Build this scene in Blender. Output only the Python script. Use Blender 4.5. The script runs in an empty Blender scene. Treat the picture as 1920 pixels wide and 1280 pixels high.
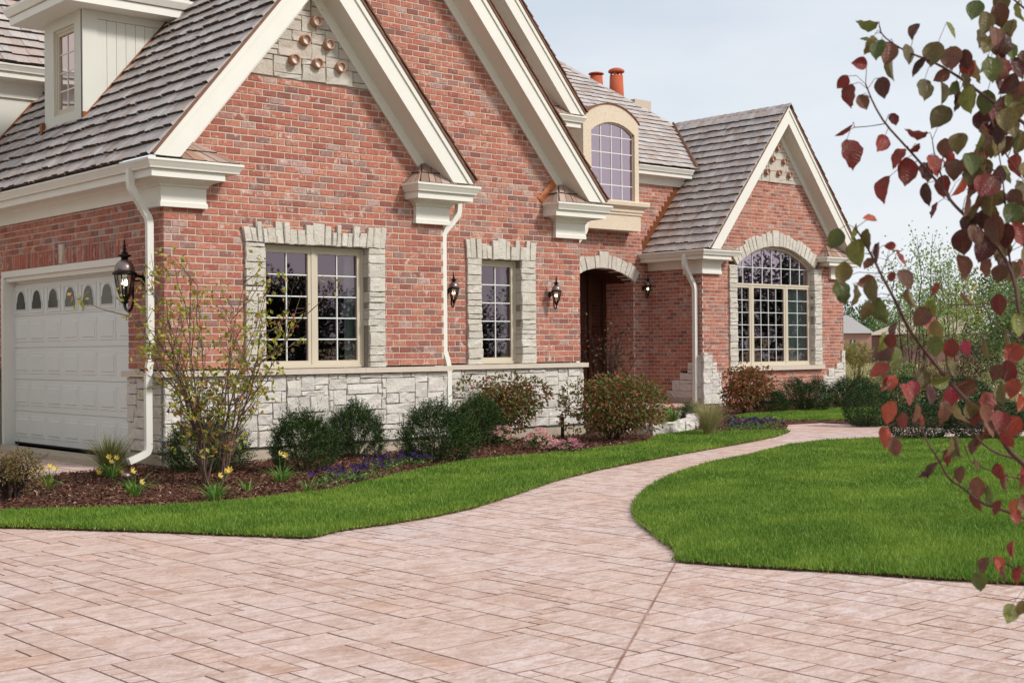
import bpy, bmesh, math, random
import numpy as np
from mathutils import Vector, Matrix
random.seed(7); rng = np.random.default_rng(7)
R = math.radians
SC = bpy.context.scene
COL = SC.collection

# ------------------------------------------------------------------ camera
FPX, CX, CY = 2570., 960., 640.
TH = R(48.65); PIT = math.atan(13.5/FPX); ROLL = .0091
_F0 = Vector((math.cos(TH), math.sin(TH), 0)); _R0 = Vector((math.sin(TH), -math.cos(TH), 0)); _Z = Vector((0, 0, 1))
CF = _F0*math.cos(PIT) + _Z*math.sin(PIT); _U = _Z*math.cos(PIT) - _F0*math.sin(PIT)
CU = _U*math.cos(ROLL) + _R0*math.sin(ROLL); CR = _R0*math.cos(ROLL) - _U*math.sin(ROLL)
CP = Vector((-8.14, -15.89, 1.40))
cam = bpy.data.cameras.new('camera'); cam.sensor_width = 36; cam.lens = FPX/1920*36; cam.clip_end = 3000; cam.clip_start = .1
camo = bpy.data.objects.new('camera', cam); COL.objects.link(camo)
M = Matrix((CR, CU, -CF)).transposed().to_4x4(); M.translation = CP
camo.matrix_world = M; SC.camera = camo
cam.dof.use_dof = True; cam.dof.focus_distance = 19.; cam.dof.aperture_fstop = 8.

# ------------------------------------------------------------------ sky, sun, exposure
SUN = Vector((.45, -1.0, .92)).normalized()          # towards the sun: hazy, high over the photographer's right shoulder
w = bpy.data.worlds.new('World'); SC.world = w; w.use_nodes = True
nt = w.node_tree; nt.nodes.clear()
def wn(t): return nt.nodes.new(t)
sky = wn('ShaderNodeTexSky'); sky.sky_type = 'NISHITA'; sky.sun_disc = False
sky.sun_elevation = math.asin(SUN.z); sky.sun_rotation = math.atan2(SUN.x, SUN.y); sky.dust_density = 1.5; sky.air_density = 1.0
b1 = wn('ShaderNodeBackground'); b1.inputs[1].default_value = .09; nt.links.new(sky.outputs[0], b1.inputs[0])
b2 = wn('ShaderNodeBackground'); b2.inputs[0].default_value = (.90, .935, .98, 1); b2.inputs[1].default_value = .60
tc = wn('ShaderNodeTexCoord'); mp = wn('ShaderNodeMapping'); mp.inputs['Scale'].default_value = (1.3, 1.3, 4.5)
ns = wn('ShaderNodeTexNoise'); ns.inputs['Scale'].default_value = 1.6; ns.inputs['Detail'].default_value = 6; ns.inputs['Roughness'].default_value = .55
nt.links.new(tc.outputs['Generated'], mp.inputs[0]); nt.links.new(mp.outputs[0], ns.inputs[0])
sx = wn('ShaderNodeSeparateXYZ'); nt.links.new(tc.outputs['Generated'], sx.inputs[0])
m1 = wn('ShaderNodeMapRange'); m1.inputs[1].default_value = .0; m1.inputs[2].default_value = .45; m1.inputs[3].default_value = 1.08; m1.inputs[4].default_value = .70
nt.links.new(sx.outputs[2], m1.inputs[0])
m2 = wn('ShaderNodeMapRange'); m2.inputs[1].default_value = .3; m2.inputs[2].default_value = .7; m2.inputs[3].default_value = -.26; m2.inputs[4].default_value = .14
nt.links.new(ns.outputs[0], m2.inputs[0])
ad = wn('ShaderNodeMath'); ad.operation = 'ADD'; ad.use_clamp = True; nt.links.new(m1.outputs[0], ad.inputs[0]); nt.links.new(m2.outputs[0], ad.inputs[1])
mx = wn('ShaderNodeMixShader'); nt.links.new(ad.outputs[0], mx.inputs[0]); nt.links.new(b1.outputs[0], mx.inputs[1]); nt.links.new(b2.outputs[0], mx.inputs[2])
wo = wn('ShaderNodeOutputWorld'); nt.links.new(mx.outputs[0], wo.inputs[0])
sl = bpy.data.lights.new('sun', 'SUN'); sl.energy = 1.8; sl.angle = R(10); sl.color = (1, .968, .925)
so = bpy.data.objects.new('sun', sl); COL.objects.link(so); so.rotation_euler = (-SUN).to_track_quat('-Z', 'Y').to_euler(); so.location = (0, -20, 30)
vs = SC.view_settings; vs.view_transform = 'Standard'; vs.look = 'None'; vs.exposure = 0.70; vs.gamma = 1; vs.use_curve_mapping = False
SC.cycles.max_bounces = 6; SC.cycles.transparent_max_bounces = 12; SC.cycles.use_denoising = True

# ------------------------------------------------------------------ measuring helpers: photograph pixel -> point on a plane of the place
def ray(x, y): return CF + CR*((x-CX)/FPX) - CU*((y-CY)/FPX)
def onV(x, y, v): d = ray(x, y); return CP + d*((v-CP.y)/d.y)
def onU(x, y, u): d = ray(x, y); return CP + d*((u-CP.x)/d.x)
def onZ(x, y, z): d = ray(x, y); return CP + d*((z-CP.z)/d.z)
def atD(x, y, dist): return CP + ray(x, y)*dist
def onPl(x, y, n, d0): d = ray(x, y); return CP + d*((d0-CP.dot(n))/d.dot(n))

# ------------------------------------------------------------------ materials
def lin(c):
    if isinstance(c, str): c = [int(c[i:i+2], 16)/255 for i in (1, 3, 5)]
    return tuple(x/12.92 if x <= .04045 else ((x+.055)/1.055)**2.4 for x in c[:3])
class NM:
    def __init__(s, name):
        s.m = bpy.data.materials.new(name); s.m.use_nodes = True; s.t = s.m.node_tree
        s.b = s.t.nodes['Principled BSDF']; s.b.inputs['Roughness'].default_value = .85
        s.b.inputs['Specular IOR Level'].default_value = .3
    def n(s, t, **k):
        x = s.t.nodes.new(t)
        for a, b in k.items(): setattr(x, a, b)
        return x
    def L(s, a, b): s.t.links.new(a, b)
    def coord(s, kind='Object', scale=(1, 1, 1), rot=(0, 0, 0)):
        if kind == 'Pos': o = s.n('ShaderNodeNewGeometry').outputs['Position']
        else: o = s.n('ShaderNodeTexCoord').outputs[kind]
        mp = s.n('ShaderNodeMapping'); mp.inputs['Scale'].default_value = scale; mp.inputs['Rotation'].default_value = rot
        s.L(o, mp.inputs[0]); return mp.outputs[0]
    def noise(s, scale, detail=4, rough=.6, vec=None, dist=0):
        x = s.n('ShaderNodeTexNoise'); x.inputs['Scale'].default_value = scale; x.inputs['Detail'].default_value = detail
        x.inputs['Roughness'].default_value = rough; x.inputs['Distortion'].default_value = dist
        s.L(vec if vec is not None else s.coord('Pos'), x.inputs['Vector']); return x.outputs['Fac']
    def ramp(s, fac, stops, interp='LINEAR'):
        x = s.n('ShaderNodeValToRGB'); e = x.color_ramp.elements; x.color_ramp.interpolation = interp
        while len(e) < len(stops): e.new(.5)
        for i, (p, c) in enumerate(stops):
            e[i].position = p; e[i].color = (*lin(c), 1) if (isinstance(c, str) or len(c) == 3) else c
        s.L(fac, x.inputs[0]); return x.outputs[0]
    def mix(s, fac, a, b, mode='MIX'):
        x = s.n('ShaderNodeMix', data_type='RGBA', blend_type=mode)
        for i, v in ((0, fac), (6, a), (7, b)):
            if isinstance(v, (int, float)): x.inputs[i].default_value = v
            elif isinstance(v, str): x.inputs[i].default_value = (*lin(v), 1)
            elif isinstance(v, tuple): x.inputs[i].default_value = (*v, 1)
            else: s.L(v, x.inputs[i])
        return x.outputs[2]
    def math(s, op, a, b=0., clamp=False):
        x = s.n('ShaderNodeMath', operation=op, use_clamp=clamp)
        for i, v in ((0, a), (1, b)):
            if isinstance(v, (int, float)): x.inputs[i].default_value = v
            else: s.L(v, x.inputs[i])
        return x.outputs[0]
    def rnd(s, k=1.0):                                   # one random value per piece: per object and per loose island
        a = s.n('ShaderNodeObjectInfo').outputs['Random']; b = s.n('ShaderNodeNewGeometry').outputs['Random Per Island']
        return s.math('FRACT', s.math('MULTIPLY', s.math('ADD', a, b), 7.31*k))
    def bump(s, h, strength=.3, dist=.01):
        x = s.n('ShaderNodeBump'); x.inputs['Strength'].default_value = strength; x.inputs['Distance'].default_value = dist
        s.L(h, x.inputs['Height']); s.L(x.outputs[0], s.b.inputs['Normal'])
    def col(s, c):
        if isinstance(c, str): s.b.inputs['Base Color'].default_value = (*lin(c), 1)
        elif isinstance(c, tuple): s.b.inputs['Base Color'].default_value = (*c, 1)
        else: s.L(c, s.b.inputs['Base Color'])
    def rough(s, v): s.b.inputs['Roughness'].default_value = v

MT = {}
def mk_brick():
    m = NM('brick'); r = m.rnd(); r2 = m.rnd(1.73)
    base = m.ramp(r, [(0, '#7c5c55'), (.09, '#9d6153'), (.24, '#b37260'), (.4, '#c2806a'), (.56, '#ad6d5e'), (.7, '#c88d74'), (.82, '#a8857a'), (.9, '#7a605b'), (.95, '#9c8a82'), (1, '#c4aba2')])
    n1 = m.noise(26, 5, .65); n2 = m.noise(9, 3, .6); n3 = m.noise(60, 3, .6)
    c = m.mix(m.ramp(n1, [(.38, (0, 0, 0)), (.62, (1, 1, 1))]), base, m.mix(.5, base, '#984f3f'))
    c = m.mix(m.math('MULTIPLY', m.ramp(n2, [(.52, (0, 0, 0)), (.68, (1, 1, 1))]), m.ramp(r2, [(.3, (0, 0, 0)), (1, (1, 1, 1))])), c, '#d9bcae')
    c = m.mix(m.math('MULTIPLY', m.ramp(n3, [(.6, (0, 0, 0)), (.75, (1, 1, 1))]), .6), c, '#6d4a46')
    n4 = m.noise(17, 6, .7, m.coord('Pos', (1, 1, 2.4), (.5, .3, 0)), 1.4); c = m.mix(m.math('MULTIPLY', m.ramp(n4, [(.53, (0, 0, 0)), (.66, (1, 1, 1))]), .6), c, '#9a3f30')
    n5 = m.noise(13, 5, .7, None, .8); c = m.mix(m.math('MULTIPLY', m.ramp(n5, [(.58, (0, 0, 0)), (.7, (1, 1, 1))]), .55), c, '#b7a299')
    big = m.noise(.7, 4, .6); c = m.mix(m.math('MULTIPLY', m.ramp(big, [(.35, (1, 1, 1)), (.55, (0, 0, 0))]), .18), c, '#8e5c50')
    m.col(c); m.rough(.9); m.bump(m.noise(55, 5, .7), .6, .008); return m.m
MT['brick'] = mk_brick()
def simple(name, c, rough=.6, var=.0, scale=6, bump=0, bscale=60, metal=0, spec=.3):
    m = NM(name); m.b.inputs['Metallic'].default_value = metal; m.b.inputs['Specular IOR Level'].default_value = spec
    if var:
        l = lin(c); n = m.noise(scale, 5, .6)
        m.col(m.mix(n, tuple(x*(1-var) for x in l), tuple(min(1, x*(1+var)) for x in l)))
    else: m.col(c)
    m.rough(rough)
    if bump: m.bump(m.noise(bscale, 5, .65), bump, .008)
    return m.m
MT['mortar'] = simple('mortar', '#cab8a6', .95, .12, 20, .5, 90)
MT['joint'] = simple('stone_joint', '#8f8579', .95, .2, 20, .4, 90)
MT['trim'] = simple('painted_trim', '#e4e1d6', .45, .05, 3, .06, 30)
MT['siding'] = simple('painted_siding', '#d3d2c6', .5, .05, 2.5, .08, 30)
MT['beige'] = simple('window_frame_beige', '#cbbfa9', .45, .06, 5)
MT['muntin'] = simple('muntin_white', '#dfe0da', .4)
MT['door'] = simple('garage_door_paint', '#dcdeda', .4, .04, 1.5, .05, 25)
MT['black'] = simple('black_iron', '#1c1815', .45, .3, 20, metal=.4)
MT['bronze'] = simple('dome_bronze', '#8a7b76', .35, .25, 12, metal=.75)
MT['rubber'] = simple('black_rubber', '#15130f', .8)
MT['terracotta'] = simple('terracotta', '#b08468', .8, .2, 14, .2, 50)
MT['chimney'] = simple('chimney_clay', '#b85b3d', .8, .18, 5, .2, 30)
MT['copper'] = simple('copper', '#8f5a3c', .45, .35, 9, .1, 30, metal=.75)
MT['newcopper'] = simple('bright_copper', '#e0976c', .28, .25, 14, .2, 40, metal=.95)
MT['plaster'] = simple('ring_plaster', '#ddd9d6', .8, .08, 20)
MT['concrete'] = simple('concrete', '#b3a591', .95, .18, 9, .35, 70)
MT['flash'] = simple('dark_flashing', '#4a4640', .6, .2, 9)
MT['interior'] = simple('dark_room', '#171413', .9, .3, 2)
MT['inthing'] = simple('room_furniture', '#5d564e', .9, .2, 2)
MT['curtain'] = simple('curtain', '#d3e4dd', .9, .08, 4)
MT['wooddoor'] = simple('dark_wood', '#402619', .4, .4, 8)
MT['brown'] = simple('brown_stucco', '#9a806a', .9, .2, 3, .3, 30)
MT['rockpale'] = simple('pale_rock', '#b9aa97', .95, .25, 6, .6, 18)
def mk_stone(name, tones, warm, bump=.8):
    m = NM(name); r = m.rnd()
    c = m.ramp(r, [(i/(len(tones)-1), t) for i, t in enumerate(tones)])
    n = m.noise(7, 6, .65); n2 = m.noise(38, 4, .6)
    c = m.mix(m.ramp(n, [(.35, (0, 0, 0)), (.7, (1, 1, 1))]), c, m.mix(.45, c, warm))
    c = m.mix(m.math('MULTIPLY', m.ramp(n2, [(.6, (0, 0, 0)), (.8, (1, 1, 1))]), .35), c, '#7c7165')
    m.col(c); m.rough(.95); m.bump(m.math('ADD', m.noise(14, 6, .7), m.math('MULTIPLY', m.noise(60, 4, .6), .4)), bump, .03); return m.m
MT['stone'] = mk_stone('limestone', ['#dbd5cb', '#d3ccc2', '#e3ddd3', '#cfc8c0', '#ddd5c9', '#d2cfcb'], '#c6b9a9')
MT['peak'] = mk_stone('peak_stone', ['#c8c0b4', '#d1cabf', '#c1baaf', '#cdc1b3', '#c2c0b8'], '#b9ab9a')
MT['voussoir'] = mk_stone('arch_stone', ['#d6cfc1', '#cec7bb', '#dcd6ca', '#c7c1b6'], '#bdb09a')
MT['ledge'] = simple('ledge_limestone', '#cdbfae', .9, .12, 8, .3, 60)
def mk_shake():
    m = NM('cedar_shake'); r = m.rnd(); r2 = m.rnd(1.61)
    c = m.ramp(r, [(0, '#aaa19c'), (.2, '#c2bab6'), (.4, '#b5aaa4'), (.55, '#cfc8c4'), (.7, '#baaaa0'), (.85, '#cabfb7'), (1, '#a3938a')])
    st = m.noise(5, 5, .7, m.coord('UV', (7, 1.2, 1)))
    c = m.mix(m.ramp(st, [(.35, (0, 0, 0)), (.65, (1, 1, 1))]), c, m.mix(.4, c, '#7d736e'))
    c = m.mix(m.math('MULTIPLY', m.ramp(r2, [(.8, (0, 0, 0)), (1, (1, 1, 1))]), .45), c, '#a88672')
    m.col(c); m.rough(.9); m.bump(st, .5, .01); return m.m
MT['shake'] = mk_shake()
MT['butt'] = simple('shake_butt', '#4b4039', .95, .3, 20)  # weathered end grain, darkened further to paint in the course-line shadow
MT['shakebrown'] = simple('shake_edge', '#7a5a4a', .9, .35, 12, .4, 30)
def mk_shakewarm():
    m = NM('warm_shake'); r = m.rnd()
    c = m.ramp(r, [(0, '#8a6f60'), (.35, '#b59a8b'), (.6, '#947a6a'), (.85, '#c4aea0'), (1, '#a87c5c')])
    st = m.noise(5, 5, .7, m.coord('UV', (7, 1.2, 1)))
    m.col(m.mix(st, m.mix(.4, c, '#6f564a'), c)); m.bump(st, .5, .01); return m.m
MT['shakewarm'] = mk_shakewarm()
def mk_pave():
    m = NM('stamped_concrete'); r = m.rnd(); P = m.coord('Pos')
    c = m.ramp(r, [(0, '#d8bfb4'), (.3, '#ddc5ba'), (.55, '#d5baae'), (.8, '#e0c9c0'), (1, '#d6b4a2')])
    big = m.noise(.35, 4, .6, P)
    c = m.mix(m.math('MULTIPLY', m.ramp(big, [(.45, (0, 0, 0)), (.62, (1, 1, 1))]), .4), c, '#cda88f')
    big2 = m.noise(.5, 3, .6, m.coord('Pos', (1, 1, 1), (.3, .8, 1.1)))
    c = m.mix(m.math('MULTIPLY', m.ramp(big2, [(.5, (0, 0, 0)), (.7, (1, 1, 1))]), .55), c, '#cfc0bc')
    off = m.n('ShaderNodeCombineXYZ'); m.L(m.math('MULTIPLY', r, 31.), off.inputs[0]); m.L(m.math('MULTIPLY', m.rnd(1.37), 23.), off.inputs[1])
    va = m.n('ShaderNodeVectorMath', operation='ADD'); m.L(m.coord('Pos', (1.0, 1.9, 1), (0, 0, .2)), va.inputs[0]); m.L(off.outputs[0], va.inputs[1])
    st = m.noise(7, 8, .74, va.outputs[0], 1.1); blot = m.noise(3.4, 6, .7, va.outputs[0], .4); fine = m.noise(48, 5, .7, P)
    c = m.mix(m.math('MULTIPLY', m.ramp(st, [(.46, (0, 0, 0)), (.66, (1, 1, 1))]), .62), c, '#a27c66')
    c = m.mix(m.math('MULTIPLY', m.ramp(st, [(.34, (1, 1, 1)), (.48, (0, 0, 0))]), .6), c, '#e0cec5')
    c = m.mix(m.math('MULTIPLY', m.ramp(blot, [(.5, (0, 0, 0)), (.64, (1, 1, 1))]), .5), c, '#ad8469')
    c = m.mix(m.math('MULTIPLY', m.ramp(fine, [(.5, (0, 0, 0)), (.7, (1, 1, 1))]), .4), c, '#8d6a58')
    m.col(c); m.rough(.7); m.b.inputs['Specular IOR Level'].default_value = .35
    m.bump(m.math('ADD', m.math('MULTIPLY', st, 1.0), m.math('MULTIPLY', fine, .35)), .6, .02); return m.m
MT['pave'] = mk_pave()
def mk_joint():
    m = NM('pave_joint'); n = m.noise(2.3, 5, .7); m.col(m.ramp(n, [(.36, '#7d5d50'), (.52, '#9d7b6c'), (.66, '#c0a294')])); m.rough(.95); return m.m
MT['grout'] = mk_joint()
def mk_leaf(name, stops, trans=.25, rough=.55, pos=False):
    m = NM(name); r = m.rnd()
    c = m.ramp(r, [(p, t) for p, t in stops])
    if pos:
        n = m.noise(.8, 5, .65, m.coord('Pos', (1, 1.6, .2))); c = m.mix(m.math('MULTIPLY', m.ramp(n, [(.42, (0, 0, 0)), (.66, (1, 1, 1))]), .7), c, pos); n5 = m.noise(.45, 6, .7, m.coord('Pos', (2.2, 1, .2), (0, 0, .6))); c = m.mix(m.math('MULTIPLY', m.ramp(n5, [(.3, (1, 1, 1)), (.47, (0, 0, 0))]), .6), c, '#3c621a'); n6 = m.noise(3.1, 5, .7, m.coord('Pos', (1, 1, .2))); c = m.mix(m.math('MULTIPLY', m.ramp(n6, [(.63, (0, 0, 0)), (.74, (1, 1, 1))]), .5), c, '#a3a05c')
    m.col(c); m.rough(rough); m.b.inputs['Specular IOR Level'].default_value = .25
    if trans:
        t = m.n('ShaderNodeBsdfTranslucent'); m.L(c, t.inputs[0]) if not isinstance(c, str) else None
        x = m.n('ShaderNodeMixShader'); x.inputs[0].default_value = trans
        m.L(m.b.outputs[0], x.inputs[1]); m.L(t.outputs[0], x.inputs[2]); m.L(x.outputs[0], m.t.nodes['Material Output'].inputs[0])
    return m.m
MT['grass'] = mk_leaf('grass_blade', [(0, '#496e1e'), (.4, '#608629'), (.75, '#739635'), (1, '#9fab5c')], .3, .6, pos='#9ab046')
MT['thatch'] = mk_leaf('thatch', [(0, '#4a3a28'), (.4, '#6b5a38'), (.7, '#8a7a4c'), (1, '#5d6a2c')], .1)
MT['yew'] = mk_leaf('yew_needle', [(0, '#1b2a10'), (.5, '#293d17'), (.85, '#3f5822'), (1, '#66772f')], .12, .6)
MT['box'] = mk_leaf('box_leaf', [(0, '#22361a'), (.5, '#30491f'), (1, '#45602c')], .15, .45)
MT['burn'] = mk_leaf('bush_leaf', [(0, '#4a5a28'), (.35, '#667036'), (.6, '#7e6a3a'), (.8, '#8a5a3e'), (.93, '#70452f'), (1, '#b0402e')], .25)
MT['burnred'] = mk_leaf('bush_leaf_rust', [(0, '#57582c'), (.35, '#7a6238'), (.65, '#8f6141'), (.9, '#9a5a42'), (1, '#a8402e')], .25)
MT['bronzeleaf'] = mk_leaf('bronze_leaf', [(0, '#3f3426'), (.5, '#57462f'), (1, '#7a6a48')], .2)
MT['twigleaf'] = mk_leaf('twig_leaf', [(0, '#7d8c34'), (.4, '#a0a442'), (.7, '#b5a94d'), (.9, '#b98a4a'), (1, '#9a5038')], .35)
MT['strap'] = mk_leaf('strap_leaf', [(0, '#4d7a2c'), (.5, '#699540'), (.85, '#86a651'), (1, '#b5a862')], .3)
MT['straw'] = mk_leaf('straw_grass', [(0, '#8f8a55'), (.4, '#b3a571'), (.8, '#c9bd92'), (1, '#77804a')], .3)
MT['olivegrass'] = mk_leaf('olive_grass', [(0, '#5d6b35'), (.4, '#80834a'), (.8, '#a59a69'), (1, '#4b5a2c')], .3)
MT['brownshrub'] = mk_leaf('brown_shrub', [(0, '#6a5a3a'), (.5, '#857049'), (.8, '#6f7340'), (1, '#8f5c42')], .25)
MT['yellow'] = mk_leaf('yellow_petal', [(0, '#f0cf55'), (1, '#f5de86')], .3)
MT['pinkfl'] = mk_leaf('pink_floret', [(0, '#d39a98'), (.5, '#e6b4ac'), (1, '#f0cbc0')], .15)
MT['pinkfl2'] = mk_leaf('rose_floret', [(0, '#bb6f80'), (.5, '#cd8795'), (1, '#dba2a8')], .15)
MT['purple'] = mk_leaf('purple_petal', [(0, '#1f1438'), (.6, '#2f1f55'), (1, '#4b3572')], .1)
MT['orange'] = mk_leaf('orange_petal', [(0, '#c8402a'), (1, '#dd6242')], .2)
MT['pansyleaf'] = mk_leaf('pansy_leaf', [(0, '#42602c'), (.6, '#5f7a3c'), (1, '#8a9a5c')], .2)
MT['farleaf'] = mk_leaf('far_leaf', [(0, '#55683a'), (.5, '#70834c'), (1, '#92a062')], .3)
MT['fardark'] = mk_leaf('far_dark_leaf', [(0, '#33482a'), (.6, '#486236'), (1, '#627a45')], .25)
MT['faryellow'] = mk_leaf('far_yellow_leaf', [(0, '#8d8f50'), (.5, '#a8a25c'), (1, '#c0b070')], .3)
MT['streetleaf'] = mk_leaf('street_leaf', [(0, '#1c2617'), (.6, '#2a3720'), (1, '#3c4a2c')], 0, .7)
MT['birchleaf'] = mk_leaf('sparse_leaf', [(0, '#6f8a45'), (.5, '#8aa458'), (1, '#a9b775')], .35)
MT['bark'] = simple('bark', '#5d5048', .95, .3, 30, .5, 40)
MT['redbark'] = simple('red_bark', '#6a564a', .9, .3, 30, .3, 40)
MT['darkbark'] = simple('dark_bark', '#3d302a', .9, .3, 30, .3, 40)
MT['berry'] = simple('berry', '#a03a3a', .4)
def mk_mulch():
    m = NM('mulch'); r = m.rnd()
    m.col(m.ramp(r, [(0, '#3a251c'), (.4, '#573627'), (.75, '#704735'), (.93, '#86604b'), (1, '#a88f7a')])); m.rough(.95); return m.m
MT['mulchchip'] = mk_mulch()
def mk_ground(name, stops, s1, bump):
    m = NM(name); n = m.noise(s1, 8, .7); m.col(m.ramp(n, stops)); m.rough(.95); m.bump(m.noise(s1*2, 6, .7), bump, .03); return m.m
MT['mulch'] = mk_ground('mulch_bed', [(.25, '#33201a'), (.5, '#5b3a2c'), (.75, '#7c5542')], 38, .8)
MT['turf'] = mk_ground('turf', [(.2, '#385615'), (.5, '#4e701d'), (.8, '#628328')], 9, .5)
MT['soil'] = mk_ground('soil', [(.2, '#2d2218'), (.5, '#4c3a2a'), (.8, '#5f5030')], 45, .6)
MT['earth'] = mk_ground('earth', [(.3, '#7d7c4f'), (.5, '#a39b78'), (.7, '#8a8a58')], .12, .3)
MT['farbrick'] = simple('far_brick', '#b98f7e', .9, .12, 6)
MT['farroof'] = simple('far_roof', '#a4a09c', .9, .18, 5)
MT['fartan'] = simple('far_tan_roof', '#cdbba5', .9, .12, 5)
MT['farbrown'] = simple('far_brown_wall', '#86655a', .9, .12, 5)
MT['fargl'] = simple('far_window', '#4a504c', .3)
MT['branchbark'] = simple('branch_bark', '#5a4038', .8, .25, 60, .3, 90)
def mk_pear():
    m = NM('pear_leaf'); oc = m.n('ShaderNodeObjectInfo').outputs['Color']
    P = m.coord('Object', (1, 1, 1)); sp = m.n('ShaderNodeSeparateXYZ'); m.L(P, sp.inputs[0]); ax = m.math('ABSOLUTE', sp.outputs[0])
    orn = m.n('ShaderNodeObjectInfo').outputs['Random']; ov = m.n('ShaderNodeCombineXYZ'); m.L(m.math('MULTIPLY', orn, 40.), ov.inputs[0]); va = m.n('ShaderNodeVectorMath', operation='ADD'); m.L(P, va.inputs[0]); m.L(ov.outputs[0], va.inputs[1])
    n = m.noise(6, 6, .7, va.outputs[0]); n2 = m.noise(2.2, 3, .6, va.outputs[0]); n3 = m.noise(16, 3, .6, va.outputs[0])
    c = m.mix(m.math('MULTIPLY', m.ramp(n2, [(.42, (0, 0, 0)), (.62, (1, 1, 1))]), .32), oc, '#57522c')
    c = m.mix(m.math('MULTIPLY', m.ramp(n, [(.48, (0, 0, 0)), (.68, (1, 1, 1))]), .4), c, '#381c1a')
    c = m.mix(m.math('MULTIPLY', m.ramp(n3, [(.62, (0, 0, 0)), (.72, (1, 1, 1))]), .5), c, '#2c1a16')
    vein = m.n('ShaderNodeTexWave', wave_type='BANDS', bands_direction='Y'); vein.inputs['Scale'].default_value = 2.6; sh = m.n('ShaderNodeCombineXYZ'); m.L(m.math('SUBTRACT', sp.outputs[1], m.math('MULTIPLY', ax, .8)), sh.inputs[1]); m.L(sh.outputs[0], vein.inputs[0])
    vm = m.math('MAXIMUM', m.ramp(vein.outputs['Fac'], [(.88, (0, 0, 0)), (1, (1, 1, 1))]), m.ramp(ax, [(.004, (1, 1, 1)), (.02, (0, 0, 0))]))
    c = m.mix(m.math('MULTIPLY', vm, .14), c, '#b39a6a'); n = m.math('ADD', m.noise(10, 4, .6, va.outputs[0]), m.math('MULTIPLY', vm, -.5))
    m.col(c); m.rough(.3); m.b.inputs['Specular IOR Level'].default_value = .4; m.bump(n, .35, .02)
    t = m.n('ShaderNodeBsdfTranslucent'); m.L(c, t.inputs[0]); x = m.n('ShaderNodeMixShader'); x.inputs[0].default_value = .27
    m.L(m.b.outputs[0], x.inputs[1]); m.L(t.outputs[0], x.inputs[2]); m.L(x.outputs[0], m.t.nodes['Material Output'].inputs[0]); return m.m
MT['pear'] = mk_pear()
def mk_glass(name, tint, fac, trans):
    m = NM(name); g = m.n('ShaderNodeBsdfGlossy'); g.inputs['Color'].default_value = (*tint, 1); g.inputs['Roughness'].default_value = .015
    t = m.n('ShaderNodeBsdfTransparent'); t.inputs[0].default_value = (*trans, 1)
    f = m.n('ShaderNodeFresnel'); f.inputs[0].default_value = 1.5
    a = m.math('ADD', f.outputs[0], fac, True)
    x = m.n('ShaderNodeMixShader'); m.L(a, x.inputs[0]); m.L(t.outputs[0], x.inputs[1]); m.L(g.outputs[0], x.inputs[2])
    m.L(x.outputs[0], m.t.nodes['Material Output'].inputs[0]); return m.m
MT['glass'] = mk_glass('window_glass', (.64, .50, .55), .26, (.7, .75, .73))
MT['dormerglass'] = mk_glass('dormer_glass', (.62, .56, .58), .12, (.6, .62, .6))
MT['mauveglass'] = mk_glass('coated_glass', (.86, .67, .78), .46, (.6, .6, .62))
MT['darkglass'] = simple('door_light_glass', '#2c302c', .12, spec=.5)
MT['lampglass'] = mk_glass('lamp_glass', (.95, .93, .9), .06, (.9, .88, .84))
def mk_emit(name, c, s):
    m = NM(name); m.b.inputs['Emission Color'].default_value = (*lin(c), 1); m.b.inputs['Emission Strength'].default_value = s; m.col(c); return m.m
MT['flame'] = mk_emit('lit_bulb', '#fff0d0', 4)
def mk_stucco():
    m = NM('stucco'); n = m.noise(34, 6, .7); b = m.noise(3, 3, .6)
    m.col(m.mix(m.ramp(n, [(.5, (0, 0, 0)), (.68, (1, 1, 1))]), m.mix(b, '#d9c7ae', '#e2d3bd'), '#c3ac93')); m.rough(.95); m.bump(n, .6, .012); return m.m
MT['stucco'] = mk_stucco()

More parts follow.
